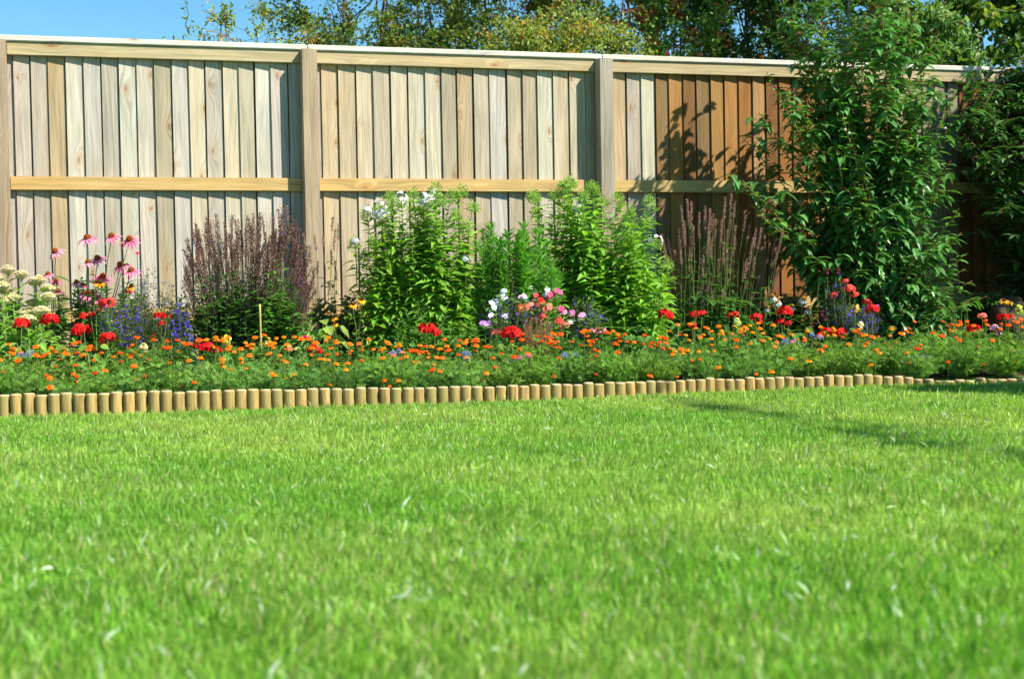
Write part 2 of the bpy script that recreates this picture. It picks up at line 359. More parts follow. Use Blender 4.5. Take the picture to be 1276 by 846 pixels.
# ------------------------------------------------------------------ fence
def bbox(name, lo, hi, col, mat, parent, grain='z', bev=.004, seg=2):
    bm = bmesh.new(); bmesh.ops.create_cube(bm, size=1)
    lo, hi = Vector(lo), Vector(hi)
    for v in bm.verts: v.co = Vector([(lo[i] + hi[i]) / 2 + v.co[i] * (hi[i] - lo[i]) for i in range(3)])
    bmesh.ops.bevel(bm, geom=bm.edges[:], offset=bev, segments=seg, affect='EDGES')
    me = bpy.data.meshes.new(name); ul = bm.loops.layers.uv.new('UVMap'); ou, ov = U(0, 50), U(0, 50)
    for f in bm.faces:
        for l in f.loops:
            c = l.vert.co
            l[ul].uv = ((c.x + c.y + ou, c.z + ov) if grain == 'z' else (c.z + c.y + ou, c.x + ov))
    bm.to_mesh(me); bm.free()
    ca = me.color_attributes.new('col', 'FLOAT_COLOR', 'POINT'); ca.data.foreach_set('color', list((*col, 1)) * len(me.vertices))
    me.materials.append(mat); o = bpy.data.objects.new(name, me); COL.objects.link(o); o.parent = parent; return o

fence = thing('garden_fence', 'tall pale timber garden fence of overlapping vertical boards with posts and rails', 'fence', (FA[0], FA[1], 0), FANG)
ZTOP, ZB = 2.04, .04
posts = [-5.365, -3.565, -1.765, 0.035, 1.965, 3.80, 5.64, 7.44]
PW = .095
postcol = [(.38, .29, .20)] * 3 + [(.42, .32, .205), (.37, .32, .24)] + [(.36, .29, .21)] * 3
for s_, c in zip(posts, postcol):
    bbox('fence_post', (s_ + .0, -.084, -.3), (s_ + PW, -.004 + .012, ZTOP - .002), c, POSTW, fence)
PALE = [lin('d9cdb2') * .9, lin('cfc2a6') * .9, lin('d8c6a0') * .88, lin('d2bc94') * .86, lin('cdc2ae') * .9, lin('ccb48a') * .85, lin('d8cfbc') * .92, lin('d6c8ac') * .9, lin('c4baa8') * .88, lin('cec6b6') * .9, lin('c2b498') * .88]
BROWN = [lin('a8743c') * .85, lin('8e6236') * .85, lin('b8884c') * .85, lin('9a7a50') * .85, lin('bc9460') * .85, lin('a47038') * .85]
OLIVE = [lin('b8a98a') * .8, lin('a8987a') * .8, lin('c0b294') * .85]
for bi, (a, b) in enumerate(zip(posts, posts[1:])):
    x0, x1 = a + PW, b
    # boards: thick left edge overlapping the thin right edge of its neighbour
    g = G(); n = 18; wd = (x1 - x0 + PW) / n; x = a + PW / 2 - .02
    for k in range(n):
        wv = wd * U(.93, 1.07) if k < n - 1 else (b + PW / 2 + .02 - x)
        if bi >= 5: pal = OLIVE if 3 < k < 9 and bi == 5 else BROWN
        elif bi == 4: pal = PALE if k < 4 else BROWN[:5] if k < 12 else BROWN
        else: pal = PALE
        c = vary(random.choice(pal), .10, .03) * .80; ou, ov = U(0, 90), U(0, 90)
        yl, yr = .026 - U(.0, .003), .044; yl2 = yl + .012; ln = U(-.004, .004); h = U(-.004, .003)
        z0, z1 = ZB + U(-.01, .01), ZTOP - .01
        yr = yl + .011
        xs = [(x, yl), (x + wv - .0048, yr), (x + wv - .0048, yr + .006), (x, yl2 + .004)]
        v = [(px_, py_, z0) for px_, py_ in xs] + [(px_ + ln, py_, z1) for px_, py_ in xs]
        uv = [(px_ + ou, z0 + ov) for px_, py_ in xs] + [(px_ + ou, z1 + ov) for px_, py_ in xs]
        g.raw(v, [(0, 1, 5, 4), (1, 2, 6, 5), (2, 3, 7, 6), (3, 0, 4, 7), (4, 5, 6, 7)], c, uv); x += wv
    for (qa, qb) in ((x0 - .03, x1 + .03),):  # dark backing sheet added to deepen the shade in the board gaps
        v = [(qa, .060, ZB), (qb, .060, ZB), (qb, .060, ZTOP - .01), (qa, .060, ZTOP - .01), (qa, .075, ZB), (qb, .075, ZB), (qb, .075, ZTOP - .01), (qa, .075, ZTOP - .01)]
        g.raw(v, [(0, 1, 2, 3), (5, 4, 7, 6), (3, 2, 6, 7)], (.22, .15, .09), [(p_[0], p_[2]) for p_ in v])
    g.build('board_panel', WOOD, fence)
    honey = lin('d4b374') * .84; topc = lin('d0bc90') * .80
    for z0, z1, c in ((1.962, ZTOP - .001, vary(topc, .06, .02)), (1.176, 1.256, vary(honey, .05, .02)), (.39, .47, vary(honey, .05, .02))):
        bbox('fence_rail', (x0 + .001, -.0, z0), (x1 - .001, .0245, z1), c, WOOD, fence, 'x', .003)
    cc = vary(lin('e0dccc') * .92, .03, .01)
    bbox('fence_cap', (a + PW * .5 + .001, -.012, ZTOP), (b + PW * .5 - .001, .075, ZTOP + .036), cc, WOOD, fence, 'x', .006)

# ------------------------------------------------------------------ log edging
edging = thing('log_edging', 'low edging of short round-topped wooden logs along the lawn', 'edging', (0, 7, 0))
def log_mesh(sink=0):
    g = G(); k = 14; rr = .0268; prof = [(1, -.05), (1, .094), (.93, .1), (.8, .1035), (0.4, .1045)]
    vs = [(q * rr * math.cos(i * math.tau / k), q * rr * math.sin(i * math.tau / k), z) for q, z in prof for i in range(k)]
    fs = [(j * k + i, j * k + (i + 1) % k, (j + 1) * k + (i + 1) % k, (j + 1) * k + i) for j in range(len(prof) - 1) for i in range(k)]
    fs += [((len(prof) - 1) * k, (len(prof) - 1) * k + i, (len(prof) - 1) * k + i + 1) for i in range(1, k - 1)]
    g.raw(vs, fs, (1, 1, 1)); o = g.build('log', LOGW, edging, smooth=True)
    o.data.materials.append(LOGTOP)
    for p in o.data.polygons:
        if p.center.z > .098: p.material_index = 1
    try: o.data.set_sharp_from_angle(angle=R(40))
    except Exception: pass
    return o
pts = []
poly = [np.array(p) for p in LOG]; seglen = [np.linalg.norm(b - a) for a, b in zip(poly, poly[1:])]
tot = sum(seglen); s_ = 0.02
while s_ < tot:
    q = s_
    for a, b, L in zip(poly, poly[1:], seglen):
        if q <= L: pts.append(a + (b - a) * q / L); break
        q -= L
    s_ += .0552
def to_px(p):
    v = np.asarray(p) - CAM; return CX + F_PX * (v @ RT) / (v @ F), CY - F_PX * (v @ UP) / (v @ F)
proto = log_mesh(); first = True; nlog = 0; hid = G()
for p in pts:
    px, _ = to_px((p[0], p[1], 0))
    drop = float(np.interp(px, [0, 230, 400, 640, 900, 1085, 1150], [0, .002, .014, .027, .032, .040, .066]))
    if px > 1150: drop = U(.068, .084)
    if -12 < px < 1290 and nlog < 100:
        o = proto if first else mesh_copy(proto, edging); first = False; nlog += 1
        o.location = (p[0] + U(-.0015, .0015), p[1] - 7 + U(-.004, .004), U(-.004, .004) + U(-.004, .003) - drop); o.rotation_euler = (U(-.02, .02), U(-.02, .02), U(0, 6.28))
        q = U(.97, 1.03); o.scale = (q, q, 1)
    else:
        T = proto.data; vs = np.array([v.co for v in T.vertices]) + np.array([p[0], p[1] - 7, -drop])
        hid.raw(vs, [tuple(f.vertices) for f in T.polygons], (1, 1, 1))
o = hid.build('log_run', LOGW, edging); o['kind'] = 'stuff'

# ------------------------------------------------------------------ flowers
def flower(g, P, nrm, n, L, W, col, tilt=.15, t='petal', v=.08, a0=None):
    nrm = unit(nrm); a = unit(np.cross(nrm, (.3, .2, 1) if abs(nrm[2]) < .9 else (1, 0, 0))); b = np.cross(nrm, a); a0 = U(0, 6.28) if a0 is None else a0
    for i in range(n):
        q = a0 + math.tau * i / n + U(-.1, .1); d = a * math.cos(q) + b * math.sin(q)
        g.leaf(P, unit(d + nrm * (tilt + U(-.08, .08))), nrm, L * U(.88, 1.08), W, vary(col, v, .02), t)
GREENS = dict(yellow=(.16, .30, .035), mid=(.095, .23, .035), dark=(.03, .085, .022), pale=(.22, .36, .09), blue=(.05, .13, .045), fresh=(.12, .27, .035))

def marigold_head(col, edge, r=.02, sl=.09):
    g = G(); nrm = unit((U(-.25, .25), -.35 + U(-.2, .2), 1))
    flower(g, (0, 0, 0), nrm, 9, r, r * .8, col, -.05, v=.06)
    flower(g, np.array((0, 0, .002)), nrm, 8, r * .8, r * .7, edge, .10, v=.06)
    flower(g, np.array((0, 0, .004)), nrm, 7, r * .5, r * .5, mixc(col, (.75, .10, .005), .5), .35, v=.12)
    g.blob((0, 0, -.008), r * .3, .008, (.10, .16, .03), 6, 4)
    return g, nrm
MG = {}
ORANGE = [((.95, .17, .006), (1.0, .27, .01)), ((1.0, .26, .008), (1.0, .38, .02)), ((.90, .085, .005), (.95, .16, .01)), ((1.0, .38, .015), (1.0, .46, .02))]
hold = bpy.data.objects.new('tmp', None)
for i, (c, e) in enumerate(ORANGE):
    for j in range(3):
        g, _ = marigold_head(c, e, [.012, .0145, .0175][j]); g.tube(curve((0, 0, -.008), (U(-.008, .008), U(-.005, .01), -.11)), .0014, .0016, (.14, .20, .05), 3)
        MG[i, j] = g.build('flower', PETAL).data
for o in [o for o in COL.objects if o.name.startswith('flower') and o.parent is None]: bpy.data.objects.remove(o)

def part(name, me, parent, loc, rz=0, sc_=1):
    o = bpy.data.objects.new(name, me); COL.objects.link(o); o.parent = parent; o.location = loc; o.rotation_euler = (0, 0, rz); o.scale = (sc_,) * 3; return o

def feathery(rad=.15, h=.21, n=5200, seed=0, base=GREENS['mid']):
    """marigold foliage: fine pinnate leaves on branching stems"""
    g = G(); nst = 36
    for i in range(nst):
        a = U(0, 6.28); rr = rad * math.sqrt(U(0, 1)); tip = np.array([rr * math.cos(a), rr * math.sin(a), h * U(.62, 1.0) * (1 - .25 * (rr / rad) ** 2)])
        st = curve((tip[0] * .25, tip[1] * .25, 0), tip, 6, (0, 0, -.01), .006); g.tube(st, .0022, .0012, vary((.12, .17, .05)), 3)
        for _ in range(13):
            t = U(.2, 1); p, d = along(st, t); q = unit(rdir(-.1, .7)); L = U(.035, .06)
            base_c = vary(mixc(np.array(base) * 1.3, (.30, .46, .08), U(0, .9) * t), .3)
            e = p + q * L; g.tube(np.array([p, e]), .0007, .0004, base_c, 3)
            side = unit(np.cross(q, rdir()))
            for k in range(7):
                tt = .25 + .75 * k / 6; pp = p * (1 - tt) + e * tt
                for sgn in (-1, 1):
                    g.leaf(pp, unit(q * .7 + side * sgn * .9 + rdir() * .25), unit(np.cross(q, side) + rdir() * .5), U(.011, .017), U(.0032, .005), vary(base_c, .12), 'simple')
    return g
FOL = [feathery(U(.13, .155), U(.18, .235), base=vary(b_, .1)).build('foliage', LEAF).data for b_ in [(.13, .28, .05), (.10, .24, .055), (.17, .32, .05), (.14, .27, .04), (.09, .20, .055), (.18, .33, .08)]]
LOWF = []
for o in [o for o in COL.objects if o.name.startswith('foliage') and o.parent is None]: bpy.data.objects.remove(o)

LAND = [(-60, 75, 'the pale sedum heads'), (75, 195, 'the pink coneflowers'), (195, 245, 'the blue lobelia on the left'), (245, 385, 'the purple salvia'), (385, 455, 'the yellow rudbeckia'),
        (455, 590, 'the white phlox'), (590, 700, 'the mixed impatiens'), (700, 835, 'the tall green phlox'), (835, 950, 'the pink knotweed spikes'),
        (950, 1020, 'the white coneflowers'), (1020, 1115, 'the fuchsia'), (1115, 1200, 'the big glossy shrub'), (1200, 1400, 'the brown rock')]
ORD = ['first', 'second', 'third', 'fourth', 'fifth', 'sixth']
def land(px):
    for a, b, s in LAND:
        if a <= px < b: return s
    return LAND[-1][2]
cnt = {}
HUE = {0: 'orange', 1: 'bright orange', 2: 'red-orange', 3: 'amber'}
# (px range) -> dominant colours
def hue_at(px):
    if px < 75: return [0, 0, 1]
    if px < 235: return [0, 2, 2, 0]
    if px < 385: return [1, 3, 0, 1]
    if px < 470: return [1, 3, 0]
    if px < 620: return [0, 1, 2]
    if px < 840: return [2, 2, 0]
    if px < 1000: return [1, 0, 3, 1]
    if px < 1110: return [1, 3, 0, 2]
    return [0, 2, 0]
plan = []
for rown, t, step, off in (('front row', .10, 47, -25), ('back row', .27, 47, -2)):
    px = off
    while px < 1310:
        plan.append((px + U(-9, 9), t + U(-.03, .03) - (.035 if px > 1110 and rown == 'front row' else 0), rown)); px += step
for px, t, rown in plan:
    key = (land(px), rown); cnt[key] = cnt.get(key, 0) + 1
seen = {}
for px, t, rown in plan:
    Y = row(px, t); p = at(px, 450, Y); key = (land(px), rown); k = seen.get(key, 0); seen[key] = k + 1
    hs = hue_at(px); h0 = max(set(hs), key=hs.count)
    pos = '' if cnt[key] == 1 else (', ' + ORD[k] + ' from left')
    front = rown == 'front row'
    lab = f"{HUE[h0]} marigold, {rown} below {land(px)}{pos}"
    T = thing('marigold', lab, 'marigold', (p[0], Y, BED - .01), U(-.5, .5), 'marigolds along the log edging')
    sc_ = U(.80, 1.08) * (.96 if front else 1.12)
    part('foliage', random.choice(FOL), T, (0, 0, 0), U(0, 6.28), sc_)
    nf = random.choice([4, 5, 6, 7]) if front else random.choice([10, 12, 13, 14])
    if 1110 < px < 1180: nf = 5
    for _ in range(nf):
        x = U(-.15, .15); y = U(-.12, .12); base = .20 * sc_; z = base * (1 - 4 * (x * x + y * y)) + (U(.0, .05) if front else U(.02, .085))
        if front and random.random() < .35: y = -abs(y) - U(.0, .05); z = U(.06, .15)
        elif random.random() < .15: z -= .05
        part('flower', MG[random.choice(hs), random.randrange(3)], T, (x, y, z), U(-.6, .6), U(.85, 1.15))

# geraniums ----------------------------------------------------------
def geranium(px, py, name, label, col, r=.034, t=.42, two=None, leaves=14, group=None, cat='geranium', stemc=(.16, .22, .06), dark=None, leafc=GREENS['fresh'], lean=0):
    Y = row(px, t); top = at(px, py, Y); T = thing(name, label, cat, (top[0], Y, BED), 0, group)
    H = top[2] - BED
    r *= 1.12; heads = [(0, 0, H, r)]
    if two: heads += [((a) / F_PX * Y, U(-.03, .02), H - b / F_PX * Y, rr) for a, b, rr in two]
    for (x, y, z, rr) in heads:
        g = G(); nfl = int(20 * (rr / .034) ** 1.2) + 3
        for i in range(nfl):
            d = rdir(-.35, 1); P = np.array([x, y, z]) + d * rr * np.array([1.05, 1.05, .72]); c = col if not dark or random.random() > .3 else dark
            flower(g, P, unit(d + rdir() * .25 + np.array([0, -.2, 0])), 5, rr * .40, rr * .38, vary(c, .14, .04), .12, v=.10)
        g.build('bloom', PETAL, T)
        s = G(); s.tube(curve((x * .4 + lean, y, 0), (x, y, z - rr * .4), 7, (U(-.01, .01), 0, 0)), .003, .002, stemc, 5)
        for i in range(6): s.tube(np.array([(x, y, z - rr * .5), np.array((x, y, z)) + rdir(-.1, .8) * rr * .8]), .0008, .0007, stemc, 3)
        s.build('stem', STEM, T)
    if leaves:
        g = G()
        for i in range(leaves):
            a = U(0, 6.28); rr = U(.03, .13); z = U(.07, max(.1, min(.27, H - .05))); P = np.array([rr * math.cos(a), rr * math.sin(a), z])
            g.tube(np.array([(0, 0, z * .5), P]), .0013, .001, leafc, 3)
            g.leaf(P, unit((math.cos(a), math.sin(a), U(-.3, .2))), unit((U(-.4, .4), U(-.8, .1), 1)), U(.04, .065), U(.045, .07), vary(leafc, .25), 'round')
        g.build('foliage', LEAF, T)
    return T
RED = (.80, .012, .010); CORAL = (.90, .09, .06); SALM = (.90, .25, .18); PINK = (.85, .14, .30); WHITE = (.80, .80, .76); PALEP = (.85, .48, .60); DPINK = (.70, .03, .12)
GG = 'red geraniums among the bedding plants'
gl = [
 (27, 404, RED, .034, None, 'red geranium leftmost, below the sedum heads', .36),
 (62, 399, RED, .034, [(-9, 4, .022)], 'double red geranium head right of the sedum, beside the pink coneflowers', .36),
 (101, 412, RED, .036, None, 'round red geranium below the large pink coneflower', .33),
 (134, 422, RED, .032, [(-6, 8, .02)], 'low red geranium just above the marigolds, left of the blue lobelia', .33),
 (134, 378, CORAL, .034, [(-10, 8, .022), (-22, 14, .02)], 'tall scarlet geranium among the yellow and pink coneflowers', .45),
 (103, 394, RED, .020, None, 'small red geranium head between the two left coneflower stems', .42),
 (198, 394, RED, .022, [(11, 0, .020), (4, 10, .020)], 'three small red geranium heads beside the blue lobelia patch', .42),
 (160, 365, CORAL, .018, None, 'small coral geranium head above the lobelia, right of the yellow petals', .5),
 (258, 434, RED, .034, [(-13, -3, .024), (11, 3, .026)], 'wide red geranium in front of the salvia bush', .30),
 (390, 438, RED, .034, None, 'red geranium left of the short yellow rudbeckia', .30),
 (532, 410, RED, .036, [(10, 4, .030)], 'double red geranium in front of the white phlox', .38),
 (637, 416, RED, .042, None, 'large red geranium below the coral impatiens', .36),
 (830, 394, RED, .034, [(-4, -5, .026)], 'red geranium in front of the tall green phlox, left of the knotweed', .42),
 (865, 392, RED, .022, [(10, -1, .024), (-3, 14, .022)], 'three-headed red geranium under the knotweed leaves', .40),
 (914, 393, RED, .026, None, 'single red geranium right of the knotweed, beside a pale bud', .40),
 (942, 396, RED, .028, [(3, 6, .02)], 'red geranium left of the white coneflowers', .40),
 (978, 389, RED, .036, [(-5, 12, .026), (4, 14, .02)], 'large red geranium right below the white coneflowers', .36),
 (1030, 414, RED, .030, [(-8, 3, .02)], 'low red geranium below the fuchsia, left one of the pair', .34),
 (1048, 415, RED, .030, None, 'low red geranium below the fuchsia, right one of the pair', .34),
 (1087, 386, RED, .032, [(-6, -9, .024)], 'red geranium against the big glossy shrub', .40),
 (1212, 411, RED, .036, None, 'round red geranium right of the big glossy shrub', .34),
 (1249, 396, RED, .028, [(11, -2, .018)], 'red geranium beneath the yellow-petalled flower and brown rock', .38),
]
for px, py, c, r, two, lab, t in gl:
    geranium(px, py, 'red_geranium', lab, c, r, t, two, group=GG, leaves=12, dark=(.60, .006, .008))
for px, py, c, r, two, lab, t in [
 (1058, 361, CORAL, .030, [(-5, -10, .022), (8, 7, .024), (-19, 7, .02)], 'coral red geranium rising tallest beside the fuchsia', .48),
 (1224, 394, SALM, .022, None, 'small peach geranium head left of the red one by the rock', .42),
 (1240, 409, PALEP, .024, [(3, 7, .016)], 'pale pink geranium right of the round red one', .36),
 (1183, 407, (1, .28, .06), .020, [(4, 4, .014)], 'small orange bloom at the foot of the big shrub', .40),
 (748, 413, (.88, .30, .36), .026, [(-10, 0, .018)], 'salmon pink geranium in front of the tall green phlox', .38),
 (381, 423, DPINK, .022, None, 'dark pink ruffled bloom beside the red geranium', .34),
 (359, 434, (1, .30, .12), .020, None, 'small peach orange bloom right of the bamboo cane', .30),
 (618, 414, (.45, .10, .06), .026, None, 'faded brownish red geranium head left of the large red one', .38),
 (735, 441, RED, .012, None, 'tiny red bloom low in front of the tall green phlox', .30)]:
    geranium(px, py, 'geranium', lab, c, r, t, two, leaves=7, group='other geraniums in the bed')

# coneflowers ---------------------------------------------------------
def coneflower(base_px, Y, label, blooms, name='coneflower', cat='coneflower', petal=PINK, pc2=PALEP, cone=(.32, .07, .012), L=.046, W=.014, n=13, droop=-.22, cr=.016, leaves=46, leafc=(.06, .16, .035), lL=.12):
    bp = at(base_px, 440, Y); T = thing(name, label, cat, (bp[0], Y, BED)); s = G(); lf = G()
    for (px, py, k) in blooms:
        q = at(px, py, Y) - np.array([bp[0], Y, BED]); q[1] = U(-.10, .10); base = np.array([q[0] * .35 + U(-.03, .03), U(-.06, .06), 0])
        st = curve(base, q, 8, (-q[0] * .12, 0, 0), .004); s.tube(st, .0032, .0024, vary((.10, .14, .04)), 5)
        nrm = unit((U(-.3, .3), -.45 + U(-.2, .1), 1)); g = G(); pc = mixc(petal, pc2, U(0, .85))
        a = unit(np.cross(nrm, (0, 0, 1.1) if abs(nrm[2]) < .8 else (1, 0, 0))); b = np.cross(nrm, a)
        for i in range(n):
            an = math.tau * i / n + U(-.15, .15); d = a * math.cos(an) + b * math.sin(an)
            g.leaf(q + d * cr * .5 * k, unit(d + nrm * (droop + U(-.25, .2))), nrm, L * k * U(.8, 1.1), W * k * 1.1, vary(pc, .12, .03), 'lance')
        f = g.build('petals', PETAL, T)
        c = G(); c.blob(q + nrm * cr * k * .35, cr * k, cr * k * 1.0, cone, 10, 6, .10, nrm)
        for _ in range(60):
            d = rdir(-.1, 1); dd = unit(a * d[0] + b * d[1] + nrm * d[2]); c.leaf(q + nrm * cr * k * .35 + dd * cr * k * .85, dd, rdir(), .006 * k, .003 * k, vary(mixc(cone, (.75, .22, .02), U(0, .8)), .2), 'simple')
        c.build('cone', PETAL, T)
        for i in range(7):
            p, d = along(st, U(.15, .85)); lf.leaf(p, unit(rdir(-.2, .5)), (0, 0, 1), lL * U(.5, .9), lL * .28, vary(leafc, .25), 'lance')
    for i in range(leaves):
        a = U(0, 6.28); z = U(.05, .40); lf.leaf((U(-.08, .08), U(-.08, .08), z), unit((math.cos(a), math.sin(a), U(-.3, .6))), (0, 0, 1), lL * U(.7, 1.2), lL * U(.28, .4), vary(leafc, .25), 'lance')
    s.build('stem', STEM, T); lf.build('foliage', LEAF, T); return T
pf = lambda l, s=3.253, ox=0, oy=260: [(a / s + ox, b / s + oy, k) for a, b, k in l]
coneflower(108, row(108, .55), 'tall pink coneflower clump with brown cones, right of the sedum', pf([(357, 122, 1.15), (475, 118, 1.05), (540, 130, 1.15), (405, 205, 1), (372, 220, .9), (495, 232, 1.1), (552, 255, 1.05), (402, 278, 1.15), (365, 353, 1.3), (325, 345, .85), (330, 310, .6)]), L=.052, W=.016)
coneflower(74, row(74, .58), 'smaller pink coneflower clump with one high bloom beside the sedum', pf([(238, 178, 1.05), (203, 267, .75), (233, 294, .75), (245, 338, .8), (312, 300, .7)]), leaves=18)
YEL = (.95, .45, .015)
coneflower(140, row(140, .50), 'yellow drooping coneflower hidden among the pink coneflowers', pf([(393, 300, .75), (430, 302, .75), (523, 315, .75), (400, 378, .7)]), 'yellow_coneflower', 'coneflower', YEL, (.9, .38, .01), (.09, .04, .01), L=.036, droop=-.9, leaves=4)
coneflower(446, row(446, .5), 'tall yellow rudbeckia with two blooms left of the white phlox', [(438, 380, .85), (453, 374, .95)], 'rudbeckia', 'rudbeckia', YEL, (1, .5, .02), (.07, .03, .01), L=.03, droop=-.35, cr=.010, leaves=8, leafc=GREENS['yellow'], lL=.07)
coneflower(417, row(417, .42), 'short yellow rudbeckia with two small blooms above the orange marigolds', [(415, 397, .75), (418, 404, .6)], 'rudbeckia', 'rudbeckia', YEL, (1, .5, .02), (.07, .03, .01), L=.028, droop=-.2, cr=.010, leaves=5, leafc=GREENS['yellow'], lL=.06)
coneflower(983, row(983, .55), 'white coneflowers with ochre cones between the geraniums', [(960, 370, .95), (972, 376, 1), (997, 373, 1), (1007, 386, .9), (960, 384, .85), (985, 382, .8), (1001, 402, .5)], 'white_coneflower', 'coneflower', WHITE, (.75, .78, .70), (.42, .26, .03), L=.034, droop=-.9, cr=.015, leaves=16, leafc=GREENS['mid'])
coneflower(1254, row(1254, .55), 'dark-eyed yellow rudbeckia in front of the brown rock', [(1250, 375, 1.0), (1258, 377, .95)], 'rudbeckia', 'rudbeckia', (.98, .5, .03), (1, .42, .02), (.05, .02, .01), L=.032, droop=.0, cr=.010, leaves=22, leafc=GREENS['mid'], lL=.07)
coneflower(168, row(168, .6), 'single small crimson dianthus beside the pink coneflowers', [(168, 315, .6)], 'dianthus', 'dianthus', DPINK, (.8, .02, .1), (.5, .01, .05), L=.022, W=.02, n=9, droop=.2, cr=.006, leaves=8, lL=.05)

# sedum ---------------------------------------------------------------
def sedum():
    Y0 = row(20, .5); bp = at(20, 440, Y0); T = thing('sedum', 'pale green sedum with flat cream and pink flower heads at the left edge', 'sedum', (bp[0], Y0, BED)); s = G(); lf = G()
    heads = [(5, 337), (22, 343), (37, 352), (55, 361), (8, 348), (18, 372), (35, 378), (9, 376), (29, 391), (8, 404), (63, 371), (46, 398), (-10, 360), (-16, 385), (-25, 345), (-30, 372), (48, 350), (-8, 410), (2, 362), (58, 388), (-40, 395), (16, 358)]
    for px, py in heads:
        q = at(px, py, Y0) - np.array([bp[0], Y0, BED]); q[1] = U(-.16, .12); r = U(.034, .048); base = np.array([q[0] * .6, q[1] * .6, 0])
        st = curve(base, q, 7, (U(-.02, .02), 0, 0)); s.tube(st, .0045, .003, (.22, .34, .10), 5)
        g = G(); pk = U(0, .75)
        g.blob(q + np.array([0, 0, .002]), r * .95, .020, mixc((.62, .66, .34), (.72, .48, .38), pk * .5), 12, 4, .08)
        for i in range(230):
            a = U(0, 6.28); rr = r * math.sqrt(U(0, 1)); P = q + np.array([rr * math.cos(a), rr * math.sin(a), .022 * (1 - (rr / r) ** 2) + U(0, .006)])
            flower(g, P, unit((U(-.4, .4), U(-.7, .1), 1)), 4, .0062, .006, vary(mixc((.78, .76, .40), (.84, .55, .42), pk * U(.3, 1)), .12), .5, 'simple', .05)
        for i in range(9): s.tube(np.array([q - (0, 0, .03), q + np.array([r * .8 * math.cos(i), r * .8 * math.sin(i), 0])]), .0015, .001, (.26, .38, .12), 3)
        g.build('flower_head', PETAL, T)
        for i in range(22):
            p, d = along(st, i / 22 * .92 + .03); a = i * 2.4
            lf.leaf(p, unit((math.cos(a), math.sin(a), .55)), (0, 0, 1), U(.05, .075), U(.024, .034), vary((.28, .50, .10), .15), 'ovate')
    for i in range(420):
        a = U(0, 6.28); rr = .3 * math.sqrt(U(0, 1)); lf.leaf((rr * math.cos(a), rr * math.sin(a) * .6, U(.05, .40 - rr * .4)), unit(rdir(-.2, .7)), (0, 0, 1), U(.05, .08), U(.024, .036), vary((.28, .50, .10), .2), 'ovate')
    s.build('stem', STEM, T); lf.build('foliage', LEAF, T)
sedum()

# lobelia -------------------------------------------------------------
def lobelia(pxc, pyc, rx, ry, label, t, nf=170, nst=120, col=(.09, .05, .62), name='blue_lobelia'):
    Y = row(pxc, t); c = at(pxc, pyc, Y); T = thing(name, label, 'lobelia', (c[0], Y, BED)); H = c[2] - BED; k = Y / F_PX; s = G(); f = G(); lf = G()
    nf = int(nf * 1.5)
    for i in range(nst):
        q = rdir(); rr = U(.5, 1); e = np.array([q[0] * rx * k * rr, q[1] * rx * k * rr * .7, H + q[2] * ry * k * rr]); st = curve((e[0] * .2, e[1] * .2, 0), e, 6, (0, 0, .02), .006)
        s.tube(st, .0009, .0006, vary((.13, .16, .06), .3), 3)
        for j in range(20):
            p, d = along(st, U(.1, 1)); lf.leaf(p, unit(rdir(-.2, .8)), rdir(0, 1), U(.014, .028), U(.004, .008), vary(mixc((.07, .15, .04), (.16, .12, .07), U(0, .6)), .3), 'simple')
        for j in range(max(1, nf // nst + 1)):
            if random.random() < nf / nst / (nf // nst + 1):
                p, d = along(st, U(.65, 1)); flower(f, p + rdir() * .01, unit(rdir(-.2, 1) + np.array([0, -.8, 0])), 5, .0062, .0055, vary(mixc(col, (.12, .09, .35), .35), .35, .15), .1)
    s.build('stem', STEM, T); lf.build('foliage', LEAF, T); f.build('blossoms', PETAL, T)
lobelia(152, 398, 34, 30, 'blue lobelia mound beneath the pink coneflowers', .42, 170)
lobelia(226, 400, 17, 32, 'bright blue lobelia clump against the left edge of the salvia', .40, 200, 90, (.10, .07, .75))
lobelia(1045, 376, 22, 34, 'tall blue lobelia tangle around the fuchsia', .5, 100, 110)
lobelia(1076, 393, 26, 20, 'pale blue lobelia mound left of the big glossy shrub', .44, 170, 100, (.16, .11, .70))
lobelia(640, 390, 55, 34, 'blue lobelia trailing between the white and coral impatiens', .48, 130, 170, (.14, .09, .66))
lobelia(728, 392, 34, 26, 'sparse blue lobelia right of the bright pink impatiens', .50, 70, 90, (.16, .10, .66))
lobelia(186, 372, 40, 42, 'wispy brown-stemmed lobelia between coneflowers and salvia', .55, 45, 110, (.20, .12, .5))

